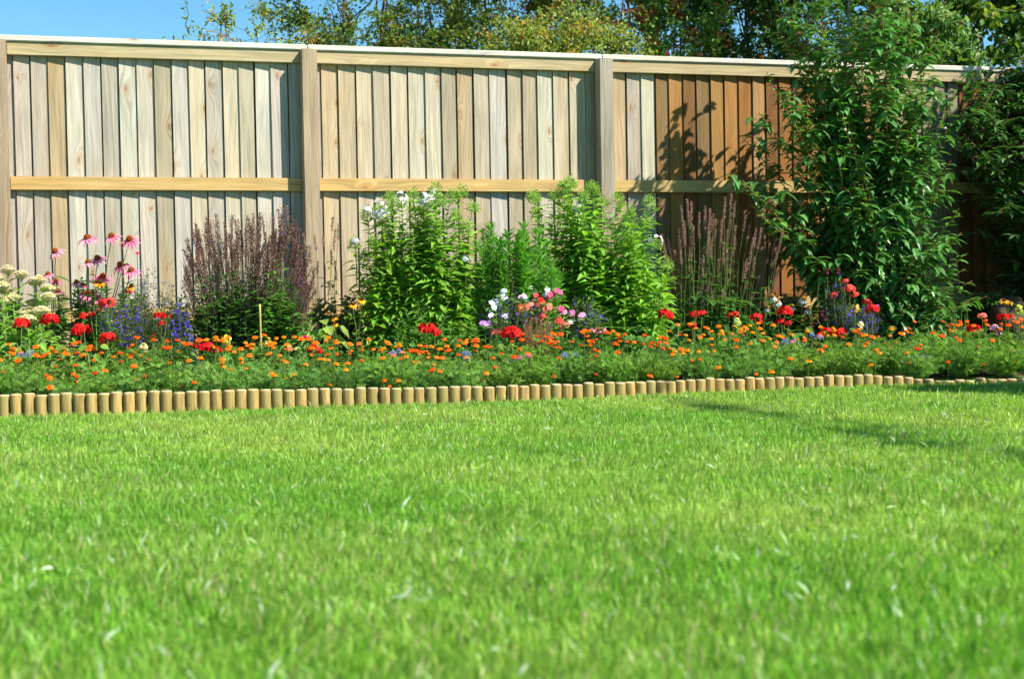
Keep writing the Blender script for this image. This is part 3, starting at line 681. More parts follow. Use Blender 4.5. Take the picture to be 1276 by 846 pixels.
# generic leafy stalk plants --------------------------------------------
def stalks(name, label, cat, px0, px1, t, tops, nst, nodes, L, W, leafc, drop=-.1, rad_y=.16, tmpl='lance', stemc=(.14, .22, .05), z0=.04, per=2, taper=True, mat=LEAF, up=.35, pan=None, sr=.0028, tipfresh=None, v=.2, group=None, bare=0.0, wob=.012):
    pc = (px0 + px1) / 2; Y = row(pc, t); c = at(pc, 440, Y); T = thing(name, label, cat, (c[0], Y, BED), 0, group)
    s = G(); lf = G(); tips = []
    for i in range(nst):
        if i < len(tops): px, py = tops[i]; yy = U(-rad_y, 0)
        else:
            px = U(px0, px1); near = min(tops, key=lambda q: abs(q[0] - px)) if tops else (px, 300); py = near[1] + U(0, 1) ** 1.3 * 130 + 25 * abs((px - pc) / (px1 - px0)); yy = U(-rad_y, rad_y)
        q = at(px, py, Y + yy) - np.array([c[0], Y, BED]); q[1] = yy
        base = np.array([q[0] * U(.55, .85) + U(-.04, .04), yy * .7, 0]); st = curve(base, q, 9, (-(q[0]) * .06, 0, 0), wob)
        s.tube(st, sr, sr * .5, vary(stemc, .15), 4); tips.append((q, st)); a0 = U(0, 6.28); n = int(nodes * q[2])
        for j in range(n):
            tt = z0 + (1 - z0) * j / n
            if tt < bare: continue
            p, d = along(st, tt); ang = a0 + j * 1.571 + U(-.6, .6); kk = (1.0 if not taper else (1.05 - .5 * max(0, tt - .7) / .3)) * U(.55, 1.2)
            for m_ in range(per):
                a = ang + m_ * math.tau / per; o = np.array([math.cos(a), math.sin(a), up + .5 * max(0, tt - .8) / .2 + drop * (1 - tt) * 2 + U(-.4, .35)])
                cc = leafc if tipfresh is None else mixc(leafc, tipfresh, tt ** 2)
                lf.leaf(p, unit(o), unit((U(-.45, .45), U(-.6, .3), 1)), L * kk, W * kk, vary(cc, v), tmpl)
    s.build('stem', STEM, T); lf.build('foliage', mat, T)
    if pan: pan(T, tips, c, Y)
    return T
def panicle(white, Ls=.052):
    def f(T, tips, c, Y):
        for i, (q, st) in enumerate(tips):
            if i >= 30: break
            g = G(); wp = random.random() < white
            for _ in range(190):
                d = rdir(-.6, 1); P = q + d * np.array([.036, .036, Ls]) * U(.3, 1) - (0, 0, .02)
                g.leaf(P, unit(d + rdir() * .4), rdir(), U(.010, .020), U(.004, .008), vary((.36, .52, .13), .2), 'simple')
            b = g.build('buds', LEAF, T)
            if wp:
                w_ = G()
                for _ in range(14):
                    d = rdir(-.3, 1); P = q + d * np.array([.038, .038, Ls]); flower(w_, P, unit(d + np.array([0, -.4, 0])), 5, .012, .012, WHITE, .05, v=.04)
                w_.build('bloom', PETAL, T)
    return f
zc = lambda l: [(a / 2.82 + 420, b / 2.82 + 210) for a, b in l]
tall1 = zc([(105, 150), (185, 95), (265, 85), (345, 65), (437, 75), (480, 128), (305, 115), (225, 115), (400, 95), (150, 140), (60, 258), (180, 230), (280, 340), (330, 130), (415, 160), (445, 200), (240, 250), (130, 250), (365, 110), (95, 300)])
T = stalks('tall_phlox', 'tall leafy phlox topped with white flower heads, left of the feathery aster', 'phlox', 446, 592, .66, tall1, 125, 44, .098, .037, (.25, .50, .05), drop=-.05, pan=panicle(.2), tipfresh=(.24, .42, .05), up=.15, rad_y=.2, group='tall phlox clumps')
def head_white(T, px, py, r):
    g = G(); Y = T.location.y - .12; q = at(px, py, Y) - np.array(T.location)
    for _ in range(46):
        d = rdir(-.5, 1); flower(g, q + d * r * U(.5, 1.15) * np.array([1.15, 1, .75]), unit(d + np.array([0, -.3, 0])), 5, .012, .012, WHITE, .05, v=.04)
    g.build('bloom', PETAL, T)
    s = G(); s.tube(curve(q - (0, -.02, .25), q), .003, .002, (.15, .25, .05)); s.build('stem', STEM, T)
head_white(T, 476, 268, .040); head_white(T, 458, 262, .022); head_white(T, 580, 323, .022); head_white(T, 443, 301, .016); head_white(T, 528, 252, .024)
tall2 = zc([(690, 90), (700, 150), (760, 90), (800, 55), (820, 45), (895, 60)]) + [(a / 2.82 + 640, b / 2.82 + 210) for a, b in [(200, 45), (280, 62), (365, 95), (310, 110), (475, 110), (410, 145), (245, 90), (225, 150), (340, 190), (430, 200), (465, 180), (500, 260), (385, 240), (540, 330), (170, 60), (75, 95)]]
stalks('tall_phlox', 'tall green-budded phlox in front of the right-hand fence post', 'phlox', 682, 840, .66, tall2, 140, 44, .098, .037, (.23, .48, .05), drop=-.05, pan=panicle(.10), tipfresh=(.26, .46, .06), up=.2, rad_y=.24, wob=.03, v=.3, group='tall phlox clumps')
# feathery aster
stalks('aster', 'feathery green aster in bud between the two tall phlox clumps', 'aster', 582, 706, .60, zc([(540, 195), (515, 215), (640, 235), (600, 225), (655, 200), (570, 250), (710, 215), (490, 260), (740, 260), (620, 290), (760, 330), (680, 280)]), 84, 105, .058, .0125, (.17, .42, .055), drop=-.05, tmpl='simple', per=3, up=.6, taper=False, tipfresh=(.16, .40, .05), sr=.002)
# filler low leafy plants in front of phlox
stalks('leafy_perennial', 'soft green leafy stalks at the foot of the white phlox', 'perennial', 500, 590, .46, [(505, 385), (520, 375), (555, 390), (575, 400), (490, 400)], 32, 60, .07, .020, (.10, .24, .035), per=2, up=.3)
stalks('leafy_perennial', 'lance-leaved green plant right of the pale pink geranium', 'perennial', 735, 800, .44, [(745, 385), (760, 395), (778, 402), (795, 410), (735, 395)], 30, 45, .10, .024, (.09, .22, .03), per=2, up=.4)
stalks('leafy_perennial', 'narrow-leaved green plant between coneflowers and left lobelia', 'perennial', 110, 160, .38, [(120, 392), (135, 385), (150, 398)], 16, 50, .05, .012, (.07, .2, .03), per=2, up=.3)
stalks('leafy_perennial', 'fine green clump below the blue lobelia beside the salvia', 'perennial', 190, 245, .34, [(200, 418), (215, 410), (232, 420)], 18, 60, .045, .010, (.08, .2, .04), per=2, up=.3)

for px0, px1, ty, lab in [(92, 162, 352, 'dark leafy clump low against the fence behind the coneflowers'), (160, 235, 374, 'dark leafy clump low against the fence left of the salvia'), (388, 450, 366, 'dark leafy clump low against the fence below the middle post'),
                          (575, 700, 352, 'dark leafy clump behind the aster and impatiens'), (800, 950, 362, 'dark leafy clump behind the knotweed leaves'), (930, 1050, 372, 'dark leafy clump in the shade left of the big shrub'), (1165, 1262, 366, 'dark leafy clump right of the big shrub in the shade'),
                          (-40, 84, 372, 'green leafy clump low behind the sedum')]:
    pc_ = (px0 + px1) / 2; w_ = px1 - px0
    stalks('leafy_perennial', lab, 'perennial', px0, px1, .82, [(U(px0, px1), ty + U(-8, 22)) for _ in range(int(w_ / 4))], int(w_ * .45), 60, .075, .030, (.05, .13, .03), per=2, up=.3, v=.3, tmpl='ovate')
for px0, px1, ty, lab in [(180, 245, 425, 'green fill of soft leaves below the left lobelia'), (250, 330, 432, 'green fill of soft leaves at the left foot of the salvia'), (330, 400, 432, 'green fill of soft leaves right of the bamboo cane'), (400, 480, 428, 'green fill of soft leaves below the rudbeckia'),
                          (560, 640, 425, 'green fill of soft leaves left of the large red geranium'), (690, 760, 425, 'green fill of soft leaves below the bright pink impatiens'), (1000, 1080, 420, 'green fill of soft leaves below the fuchsia'), (1170, 1290, 425, 'green fill of soft leaves beneath the round red geranium')]:
    w_ = px1 - px0
    stalks('leafy_perennial', lab, 'perennial', px0, px1, .36, [(U(px0, px1), ty + U(-8, 12)) for _ in range(int(w_ / 3))], int(w_ * .5), 80, .045, .017, (.10, .24, .04), per=2, up=.4, v=.3, sr=.0018)

# salvia ---------------------------------------------------------------
def salvia():
    pc = 308; Y = row(pc, .60); c = at(pc, 440, Y); T = thing('salvia', 'bushy salvia with faded purple-brown flower spires and dark green leaves', 'salvia', (c[0], Y, BED)); s = G(); lf = G(); rest = G()
    def top(px):
        xs = [222, 232, 245, 262, 285, 300, 325, 357, 372, 385, 398]; ys = [320, 292, 275, 265, 268, 262, 263, 257, 272, 310, 345]
        return np.interp(px, xs, ys)
    for i in range(340):
        px = U(224, 396); py = top(px) + abs(random.gauss(0, 1)) * 42; yy = U(-.22, .2)
        q = at(px, py, Y + yy) - np.array([c[0], Y, BED]); q[1] = yy; st = curve((q[0] * .58 + U(-.06, .06), yy * .5, 0), q, 8, (-q[0] * .05 + U(-.03, .03), 0, 0), .012)
        s.tube(st, .0018, .0010, vary((.14, .10, .06), .2), 3)
        if i < 97 or i % 4 == 0:
            g = G() if i < 97 else rest; Ls = U(.13, .26); n = int(Ls / .007); hue = random.random(); H = q[2]
            for j in range(n):
                tt = 1 - Ls / H * (1 - j / n); p, d = along(st, max(0, tt)); cc = mixc((.17, .07, .065), (.38, .23, .16), U(0, 1) * (.4 + .6 * hue))
                if random.random() < .03: cc = np.array((.14, .035, .26))
                for m_ in range(4):
                    g.leaf(p, unit(rdir(0, .8)), rdir(), U(.010, .016), U(.005, .0075), vary(cc, .3), 'simple')
            if i < 97: g.build('flower_spike', PETAL, T)
        for j in range(30):
            tt = U(.05, .58) if j < 24 else U(.35, .72); p, d = along(st, tt); a = U(0, 6.28)
            if i % 3 == 0 and tt > .5: continue
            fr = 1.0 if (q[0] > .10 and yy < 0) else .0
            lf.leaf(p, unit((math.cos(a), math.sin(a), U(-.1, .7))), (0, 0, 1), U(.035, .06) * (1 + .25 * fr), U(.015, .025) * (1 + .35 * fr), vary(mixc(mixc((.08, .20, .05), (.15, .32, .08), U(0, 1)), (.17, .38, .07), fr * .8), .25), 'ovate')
    s.build('stem', STEM, T); lf.build('foliage', LEAF, T); rest.build('flower_spike', PETAL, T)['kind'] = 'stuff'
salvia()
g = G(); Y = row(326, .42); b = at(326, 440, Y); T = thing('bamboo_cane', 'thin bamboo cane standing in front of the salvia', 'cane', (b[0], Y, BED))
h = at(325, 379, Y)[2] - BED; g.tube(curve((0, 0, -.05), (-.004, 0, h), 12), .0058, .0052, (1, 1, 1), 8)
for k in range(3): g.tube(np.array([(0, 0, .08 + k * .1), (0, 0, .084 + k * .1)]), .0068, .0068, (1, 1, 1), 8)
g.build('cane_rod', CANE, T, smooth=True)

# persicaria -------------------------------------------------------------
def knotweed(name, label, base_px, t, spikes, leaf_n, wd, leafh, Ls=(.09, .17)):
    Y = row(base_px, t); c = at(base_px, 440, Y); T = thing(name, label, 'knotweed', (c[0], Y, BED), 0, 'pink-spiked knotweed clumps'); s = G(); lf = G()
    for px, py in spikes:
        yy = U(-.15, .15); q = at(px, py, Y + yy) - np.array([c[0], Y, BED]); q[1] = yy
        st = curve((q[0] * .82 + U(-.05, .05), yy * .5, 0), q, 9, (-q[0] * .08, 0, 0), .008); s.tube(st, .002, .0012, vary((.14, .20, .05)), 4); H = q[2]
        g = G(); L_ = U(*Ls); n = int(L_ / .005)
        for j in range(n):
            tt = 1 - L_ / H * (1 - j / n); p, d = along(st, max(tt, 0)); r = .0065 * (1 - .5 * abs(j / n - .4))
            for m_ in range(6):
                dd = rdir(-.2, .8); g.leaf(p + dd * r * .4, dd, rdir(), .0085, .0055, vary(mixc((.34, .15, .15), (.52, .30, .27), U(0, 1)), .25), 'simple')
        g.build('flower_spike', PETAL, T)
        for j in range(5):
            p, d = along(st, U(.15, .75)); a = U(0, 6.28); lf.leaf(p, unit((math.cos(a), math.sin(a), .1)), (0, 0, 1), U(.04, .09), U(.016, .03), vary((.085, .2, .04), .25), 'lance')
    for i in range(leaf_n):
        a = U(0, 6.28); r = wd * math.sqrt(U(0, 1)); p = np.array([r * math.cos(a), r * math.sin(a) * .6, U(.08, leafh)]); s.tube(np.array([(p[0] * .8, p[1] * .8, 0), p]), .0014, .001, (.12, .2, .05), 3)
        lf.leaf(p, unit((math.cos(a) + U(-.5, .5), math.sin(a) - .4, U(-.5, .3))), (0, 0, 1), U(.09, .14), U(.05, .075), vary((.085, .21, .04), .25), 'ovate')
    s.build('stem', STEM, T); lf.build('foliage', LEAF, T)
ks = [(a / 3.656 + 820, b / 3.656 + 240) for a, b in [(103, 60), (152, 40), (215, 60), (187, 90), (118, 130), (95, 160), (160, 150), (240, 110), (262, 120), (252, 95), (305, 20), (335, 5), (350, 40), (400, 100), (355, 150), (420, 145), (318, 170), (472, 160), (572, 155), (535, 215), (435, 205), (300, 230), (203, 250), (137, 240), (75, 260), (45, 210), (278, 310), (440, 290), (405, 300), (195, 300), (455, 510), (255, 400), (415, 370), (15, 190), (60, 300), (540, 400), (150, 300), (310, 300), (190, 380)]]
ks += [(a + U(-14, 14), b + U(-6, 40)) for a, b in ks[:28]]
knotweed('knotweed', 'large clump of pink knotweed spikes with broad leaves against the brown boards', 873, .68, ks, 150, .32, .46)
knotweed('knotweed', 'few thin pink knotweed spikes beside the middle fence post', 405, .74, [(415, 270), (422, 278), (418, 285), (378, 290), (392, 292), (386, 305), (403, 290), (413, 312), (417, 325), (410, 350), (396, 325), (357, 256), (390, 345)], 26, .16, .36, (.06, .13))
# broad pale leaves at the foot
def broad(name, label, px, py, t, n, L, W, col, cat='plant', wd=.09):
    Y = row(px, t); c = at(px, 440, Y); H = at(px, py, Y)[2] - BED; T = thing(name, label, cat, (c[0], Y, BED)); s = G(); lf = G()
    for i in range(n):
        a = U(0, 6.28); p = np.array([U(0, wd) * math.cos(a), U(0, wd) * math.sin(a) * .7, H * U(.45, 1.0)]); s.tube(curve((0, 0, 0), p, 5, (0, 0, .01)), .0022, .0014, (.2, .28, .07), 4)
        lf.leaf(p, unit((math.cos(a), math.sin(a) - .3, U(-.9, -.1))), unit((0, -.6, 1)), L * U(.7, 1.1), W * U(.7, 1.1), vary(col, .2), 'ovate')
    s.build('stem', STEM, T); lf.build('foliage', LEAF, T)
broad('broad_leaved_plant', 'yellow-green plant with broad leaves between salvia and rudbeckia', 404, 396, .50, 16, .11, .075, (.27, .40, .06))
broad('broad_leaved_plant', 'broad green leaves behind the yellow rudbeckia at the phlox base', 432, 372, .72, 26, .12, .06, (.06, .16, .035), wd=.16)
broad('broad_leaved_plant', 'round green leaves left of the three-headed red geranium', 815, 415, .40, 26, .07, .055, (.12, .28, .04), wd=.14)
broad('broad_leaved_plant', 'light green leaves beneath the low red geranium on the left', 115, 428, .30, 30, .06, .05, (.20, .36, .05), wd=.16)
broad('broad_leaved_plant', 'pale lime leaves beside the sedum at the left edge', 40, 425, .32, 24, .06, .04, (.22, .40, .06), wd=.15)
broad('broad_leaved_plant', 'small green leaves under the single red geranium by the knotweed', 905, 412, .36, 28, .06, .045, (.14, .30, .05), wd=.15)
broad('broad_leaved_plant', 'green primula leaves below the white coneflowers', 985, 408, .38, 26, .08, .045, (.13, .28, .05), wd=.13)
broad('broad_leaved_plant', 'dark green leaves at the right edge below the brown rock', 1245, 415, .42, 40, .06, .04, (.07, .18, .035), wd=.2)
# strappy leaves
def strappy(label, px, py, t, n=14, L=.22, col=(.13, .27, .05)):
    Y = row(px, t); c = at(px, 440, Y); H = at(px, py, Y)[2] - BED; T = thing('strap_leaved_plant', label, 'plant', (c[0], Y, BED)); lf = G()
    for i in range(n):
        a = U(0, 6.28); lf.leaf((U(-.02, .02), U(-.02, .02), 0), unit((math.cos(a) * .45, math.sin(a) * .4, 1)), unit((math.cos(a), math.sin(a), .3)), H * U(.7, 1.1), .014, vary(col, .2), 'lance')
    lf.build('foliage', LEAF, T)
strappy('upright strap-shaped leaves left of the round red geranium at right', 1200, 385, .40)
strappy('narrow bright strap leaves between two red geraniums left of the white coneflowers', 935, 392, .46)

# snapdragons / pale blooms -----------------------------------------------
for px, py, c, lab, n in [(283, 424, (.85, .85, .12), 'yellow snapdragon in front of the salvia', 22), (334, 427, (.75, .82, .18), 'small lime yellow snapdragon right of the bamboo cane', 10), (371, 439, (.70, .76, .30), 'pale green-yellow snapdragon left of the red geranium', 14),
                          (179, 434, (.85, .82, .40), 'cream snapdragon below the blue lobelia', 18), (205, 451, (.85, .82, .38), 'low cream snapdragon among the marigolds below the lobelia', 18), (919, 403, (.62, .74, .20), 'lime green bud bloom right of the single red geranium', 14),
                          (1066, 384, (.92, .62, .16), 'yellow primula bloom right of the fuchsia', 12), (1072, 407, (.9, .75, .35), 'cream primula bloom above the marigolds near the big shrub', 12), (1270, 386, (.7, .85, .1), 'lime yellow bloom at the right edge beside the rock', 18)]:
    t = .33; Y = row(px, t); c0 = at(px, 440, Y); q = at(px, py, Y) - np.array([c0[0], Y, BED]); T = thing('snapdragon', lab, 'snapdragon', (c0[0], Y, BED), 0, 'yellow snapdragons'); g = G(); s = G(); lf = G()
    for i in range(n):
        d = rdir(-.8, 1); flower(g, q + d * np.array([.014, .014, .024]), unit(d + np.array([0, -.5, 0])), 4, .011, .011, c, .4, v=.08)
    g.build('bloom', PETAL, T); s.tube(curve((0, 0, 0), q), .0022, .0015, (.15, .24, .05)); s.build('stem', STEM, T)
    for i in range(20): p = q * U(.2, .9); lf.leaf(p, unit(rdir(-.1, .6)), (0, 0, 1), .03, .007, vary((.11, .24, .04)), 'lance')
    lf.build('foliage', LEAF, T)

# ageratum spots
for px, py, lab in [(37, 440, 'lavender ageratum among the leftmost marigolds'), (490, 441, 'lavender ageratum below the white phlox'), (583, 442, 'lavender ageratum left of the impatiens'), (705, 444, 'lavender ageratum below the pink impatiens'), (1148, 446, 'lavender ageratum at the foot of the big glossy shrub'),
                    (980, 425, 'lavender ageratum below the white coneflowers'), (1012, 418, 'lavender ageratum below the fuchsia'), (646, 447, 'lavender ageratum below the large red geranium')]:
    Y = row(px, .12); c0 = at(px, 450, Y); q = at(px, py, Y) - np.array([c0[0], Y, BED]); T = thing('ageratum', lab, 'ageratum', (c0[0], Y, BED), 0, 'lavender ageratum plants'); g = G(); s = G(); lf = G()
    for h_ in range(3):
        o_ = q + (np.array([U(-.05, .05), U(-.02, .02), U(-.02, .01)]) if h_ else 0)
        for i in range(60): d = rdir(-.3, 1); g.leaf(o_ + d * .012, unit(d + rdir() * .5), rdir(), .007, .003, vary((.36, .38, .78), .15), 'simple')
        s.tube(curve((0, 0, 0), o_), .0016, .001, (.15, .24, .06), 3)
    for i in range(30): lf.leaf(q * U(.1, .85) + rdir() * .03 * np.array([1, 1, 0]), unit(rdir(-.1, .6)), (0, 0, 1), .035, .022, vary((.10, .23, .04)), 'ovate')
    g.build('bloom', PETAL, T); s.build('stem', STEM, T); lf.build('foliage', LEAF, T)

# impatiens / mixed display -------------------------------------------------
def impatiens(label, blooms, base_px, t, leafn=50, leafc=(.12, .26, .05), name='impatiens'):
    Y = row(base_px, t); c = at(base_px, 440, Y); T = thing(name, label, 'impatiens', (c[0], Y, BED), 0, 'impatiens in the middle of the bed'); s = G(); lf = G()
    for px, py, col, k in blooms:
        yy = U(-.05, .05); q = at(px, py, Y + yy) - np.array([c[0], Y, BED]); q[1] = yy; g = G()
        for i in range(k):
            d = rdir(-.5, 1) * (.018 if k > 1 else 0) * (1 + k * .06); flower(g, q + d, unit(np.array([U(-.3, .3), -1, .5]) + d * 20), 5, .017, .019, vary(col, .08, .03), .05, v=.06)
        g.build('bloom', PETAL, T); s.tube(curve((q[0] * .5, 0, 0), q, 6, (0, 0, .01)), .002, .0015, (.2, .25, .08), 3)
        for i in range(6): lf.leaf(q + rdir(-1, .1) * .03, unit(rdir(-.4, .4)), unit((0, -.5, 1)), U(.035, .05), U(.018, .028), vary(leafc, .25), 'ovate')
    for i in range(leafn): a = U(0, 6.28); r = U(0, .13); lf.leaf((r * math.cos(a), r * math.sin(a) * .7, U(.08, .3)), unit(rdir(-.3, .4)), unit((0, -.4, 1)), U(.03, .05), U(.018, .026), vary(leafc, .25), 'ovate')
    s.build('stem', STEM, T); lf.build('foliage', LEAF, T)
impatiens('white flowering impatiens left in the mixed middle group', [(618, 380, WHITE, 5), (626, 374, WHITE, 6), (611, 382, (.75, .78, .8), 3), (630, 366, (.5, .6, .6), 2)], 620, .46, 30)
impatiens('pale pink impatiens with single starry flowers below the white one', [(612, 393, (.85, .62, .82), 1), (629, 394, (.85, .66, .85), 1), (603, 404, (.66, .34, .75), 2), (610, 405, (.66, .34, .75), 2), (650, 371, (.88, .62, .74), 2)], 615, .42, 30)
impatiens('coral impatiens with many flowers in the centre of the mixed group', [(651, 391, CORAL, 4), (653, 384, CORAL, 2), (661, 384, SALM, 4), (674, 397, CORAL, 4), (675, 376, (.85, .05, .04), 3), (684, 384, SALM, 4), (672, 380, (.8, .05, .03), 2), (699, 400, CORAL, 3), (703, 407, SALM, 2), (663, 399, (.7, .1, .05), 2)], 675, .46, 50, (.24, .32, .07))
impatiens('white impatiens at the top of the mixed middle group', [(662, 363, WHITE, 3), (683, 365, WHITE, 3), (668, 368, (.8, .08, .08), 1)], 672, .52, 36)
impatiens('bright pink impatiens right in the mixed middle group', [(688, 370, PINK, 4), (694, 366, PINK, 3), (700, 388, (.88, .25, .5), 3), (716, 392, (.85, .28, .55), 3), (724, 396, (.88, .34, .6), 3), (696, 384, PINK, 2), (712, 401, WHITE, 1)], 705, .48, 50)
# dry brown stems
Y = row(672, .40); c = at(672, 440, Y); T = thing('withered_plant', 'withered plant of dry tan stems below the coral impatiens', 'dead plant', (c[0], Y, BED)); g = G(); s = G()
for i in range(150):
    q = np.array([U(-.09, .09), U(-.06, .06), U(.2, .36)]); s.tube(curve((q[0] * .4, q[1] * .4, .02), q, 5, (0, 0, .01), .008), .0011, .0006, vary((.34, .20, .09), .3), 3)
    for k in range(4): g.leaf(q * U(.4, 1), unit(rdir()), rdir(), .02, .007, vary((.36, .17, .08), .4), 'simple')
s.build('stem', STEM, T); g.build('dead_leaves', LEAF, T)

# fuchsia --------------------------------------------------------------------
T = stalks('fuchsia', 'fuchsia with small dark leaves and hanging crimson flowers', 'fuchsia', 1000, 1060, .52, [(1031, 345), (1042, 345), (1020, 355), (1052, 360), (1010, 365)], 20, 60, .03, .014, (.05, .13, .03), per=2, up=.2, tmpl='ovate')
for px, py in [(1031, 338), (1044, 338), (1036, 369), (1042, 366), (1018, 398), (1028, 396), (1014, 404), (1024, 390)]:
    q = at(px, py, T.location.y - .1) - np.array(T.location); g = G()
    for k in range(4): a = k * 1.57 + U(0, .5); g.leaf(q + (0, 0, .01), unit((math.cos(a), math.sin(a), .1)), (0, 0, 1), .022, .011, (.72, .01, .06), 'lance')
    for k in range(5): a = k * 1.26; g.leaf(q, unit((math.cos(a) * .4, math.sin(a) * .4, -1)), (math.cos(a), math.sin(a), 0), .018, .014, (.30, .01, .16), 'petal')
    g.build('flower', PETAL, T)

# ------------------------------------------------------------------ big shrub
def big_shrub():
    pc = 1085; Y0 = row(pc, .70); c = at(pc, 450, Y0)
    T = thing('dogwood_shrub', 'big upright shrub with glossy drooping leaves on red-brown stems, reaching above the fence', 'shrub', (c[0], Y0, BED)); lf = G()
    tips = [(925, 172), (908, 215), (945, 140), (975, 0), (998, 12), (1024, 36), (1040, 50), (1078, 12), (1100, -40), (1112, 58), (1060, -30), (1150, 78), (1166, 98), (1190, 150), (1193, 110), (1140, 20), (1010, -30), (985, 60), (1125, -20), (1170, 40), (1068, 75), (1090, 90), (955, 90), (1185, 200), (1035, -50), (968, 30)]
    tips = [(a, b, 0) for a, b in tips]
    tips += [(U(985, 1150), U(90, 230), 1) for _ in range(16)]
    tips += [(1203, 335, 1), (1198, 290, 1), (1208, 375, 1), (1190, 350, 1), (1170, 300, 1), (1185, 395, 1), (1150, 330, 1), (1130, 350, 1), (1160, 400, 1), (1120, 390, 1), (1175, 420, 1), (1100, 340, 1), (1075, 310, 1), (1140, 290, 1), (1050, 270, 1), (1020, 260, 1), (985, 250, 1), (950, 270, 1), (965, 310, 1), (1000, 320, 1), (940, 235, 1), (1195, 260, 1), (1110, 260, 1), (1090, 390, 1), (1145, 425, 1), (1125, 435, 1), (1060, 350, 1), (1030, 310, 1), (925, 225, 1), (935, 255, 1), (955, 225, 1), (1205, 315, 1), (1212, 350, 1), (1195, 400, 1), (1000, 120, 0), (1018, 90, 0), (1160, 150, 0), (1135, 100, 0), (975, 130, 1), (1200, 380, 1)]
    tips += [(U(975, 1195), U(210, 425), 1) for _ in range(22)]
    nst = 0
    for px, py, low in tips:
        yy = U(-.38, .30) if not low else U(-.42, .05); q = at(px, py, Y0 + yy) - np.array([c[0], Y0, BED]); q[1] = yy
        base = np.array([U(-.14, .14), U(-.1, .1), 0]); st = curve(base, q, 14, (-q[0] * .10, 0, 0.04 * q[2]), .012); g = G()
        g.tube(st, .0085 if not low else .006, .0022, mixc((.42, .22, .07), (.34, .09, .05), U(0, 1)), 6); 
        H = np.linalg.norm(q - base); n = int(H / .040); a0 = U(0, 6.28)
        for j in range(n):
            tt = .10 + .9 * j / n; p, d = along(st, tt); ang = a0 + j * 1.571 + U(-.4, .4)
            kk = 1.0 if tt < .6 else 1 - .5 * (tt - .6) / .4
            for m_ in range(2):
                a = ang + m_ * math.pi; z = -.55 + .9 * max(0, tt - .45) / .55 + U(-.3, .3)
                lf.leaf(p, unit((math.cos(a), math.sin(a), z)), unit((U(-.3, .3), U(-.3, .3), 1)), U(.085, .145) * kk, U(.038, .062) * kk, vary(mixc((.095, .25, .065), (.17, .38, .06), max(0, tt - .6) / .4 * U(.3, 1)), .28), 'lance')
            # side twigs
            if random.random() < (.30 if tt < .8 else .12):
                a = U(0, 6.28); e = p + np.array([math.cos(a), math.sin(a), U(.3, 1)]) * U(.10, .24); tw = curve(p, e, 5); g.tube(tw, .0022, .0012, (.26, .10, .045), 4)
                for i2 in range(5):
                    pp, dd = along(tw, .2 + .8 * i2 / 5)
                    for sg in (0, math.pi): b_ = U(0, 6.28) + sg; lf.leaf(pp, unit((math.cos(b_), math.sin(b_), U(-.6, .3))), (0, 0, 1), U(.08, .12), U(.036, .052), vary((.105, .27, .065), .30), 'lance')
        g.build('stem', STEM, T)
    lf.build('foliage', GLOSSY, T)
    b = G()
    for px, py in [(1053, 162), (1058, 166), (1160, 312), (1178, 160), (1080, 204)]:
        q = at(px, py, Y0 - .35) - np.array([c[0], Y0, BED]); b.blob(q, .008, .008, (.8, .8, .7), 7, 5); 
    b.build('berries', PETAL, T)
big_shrub()

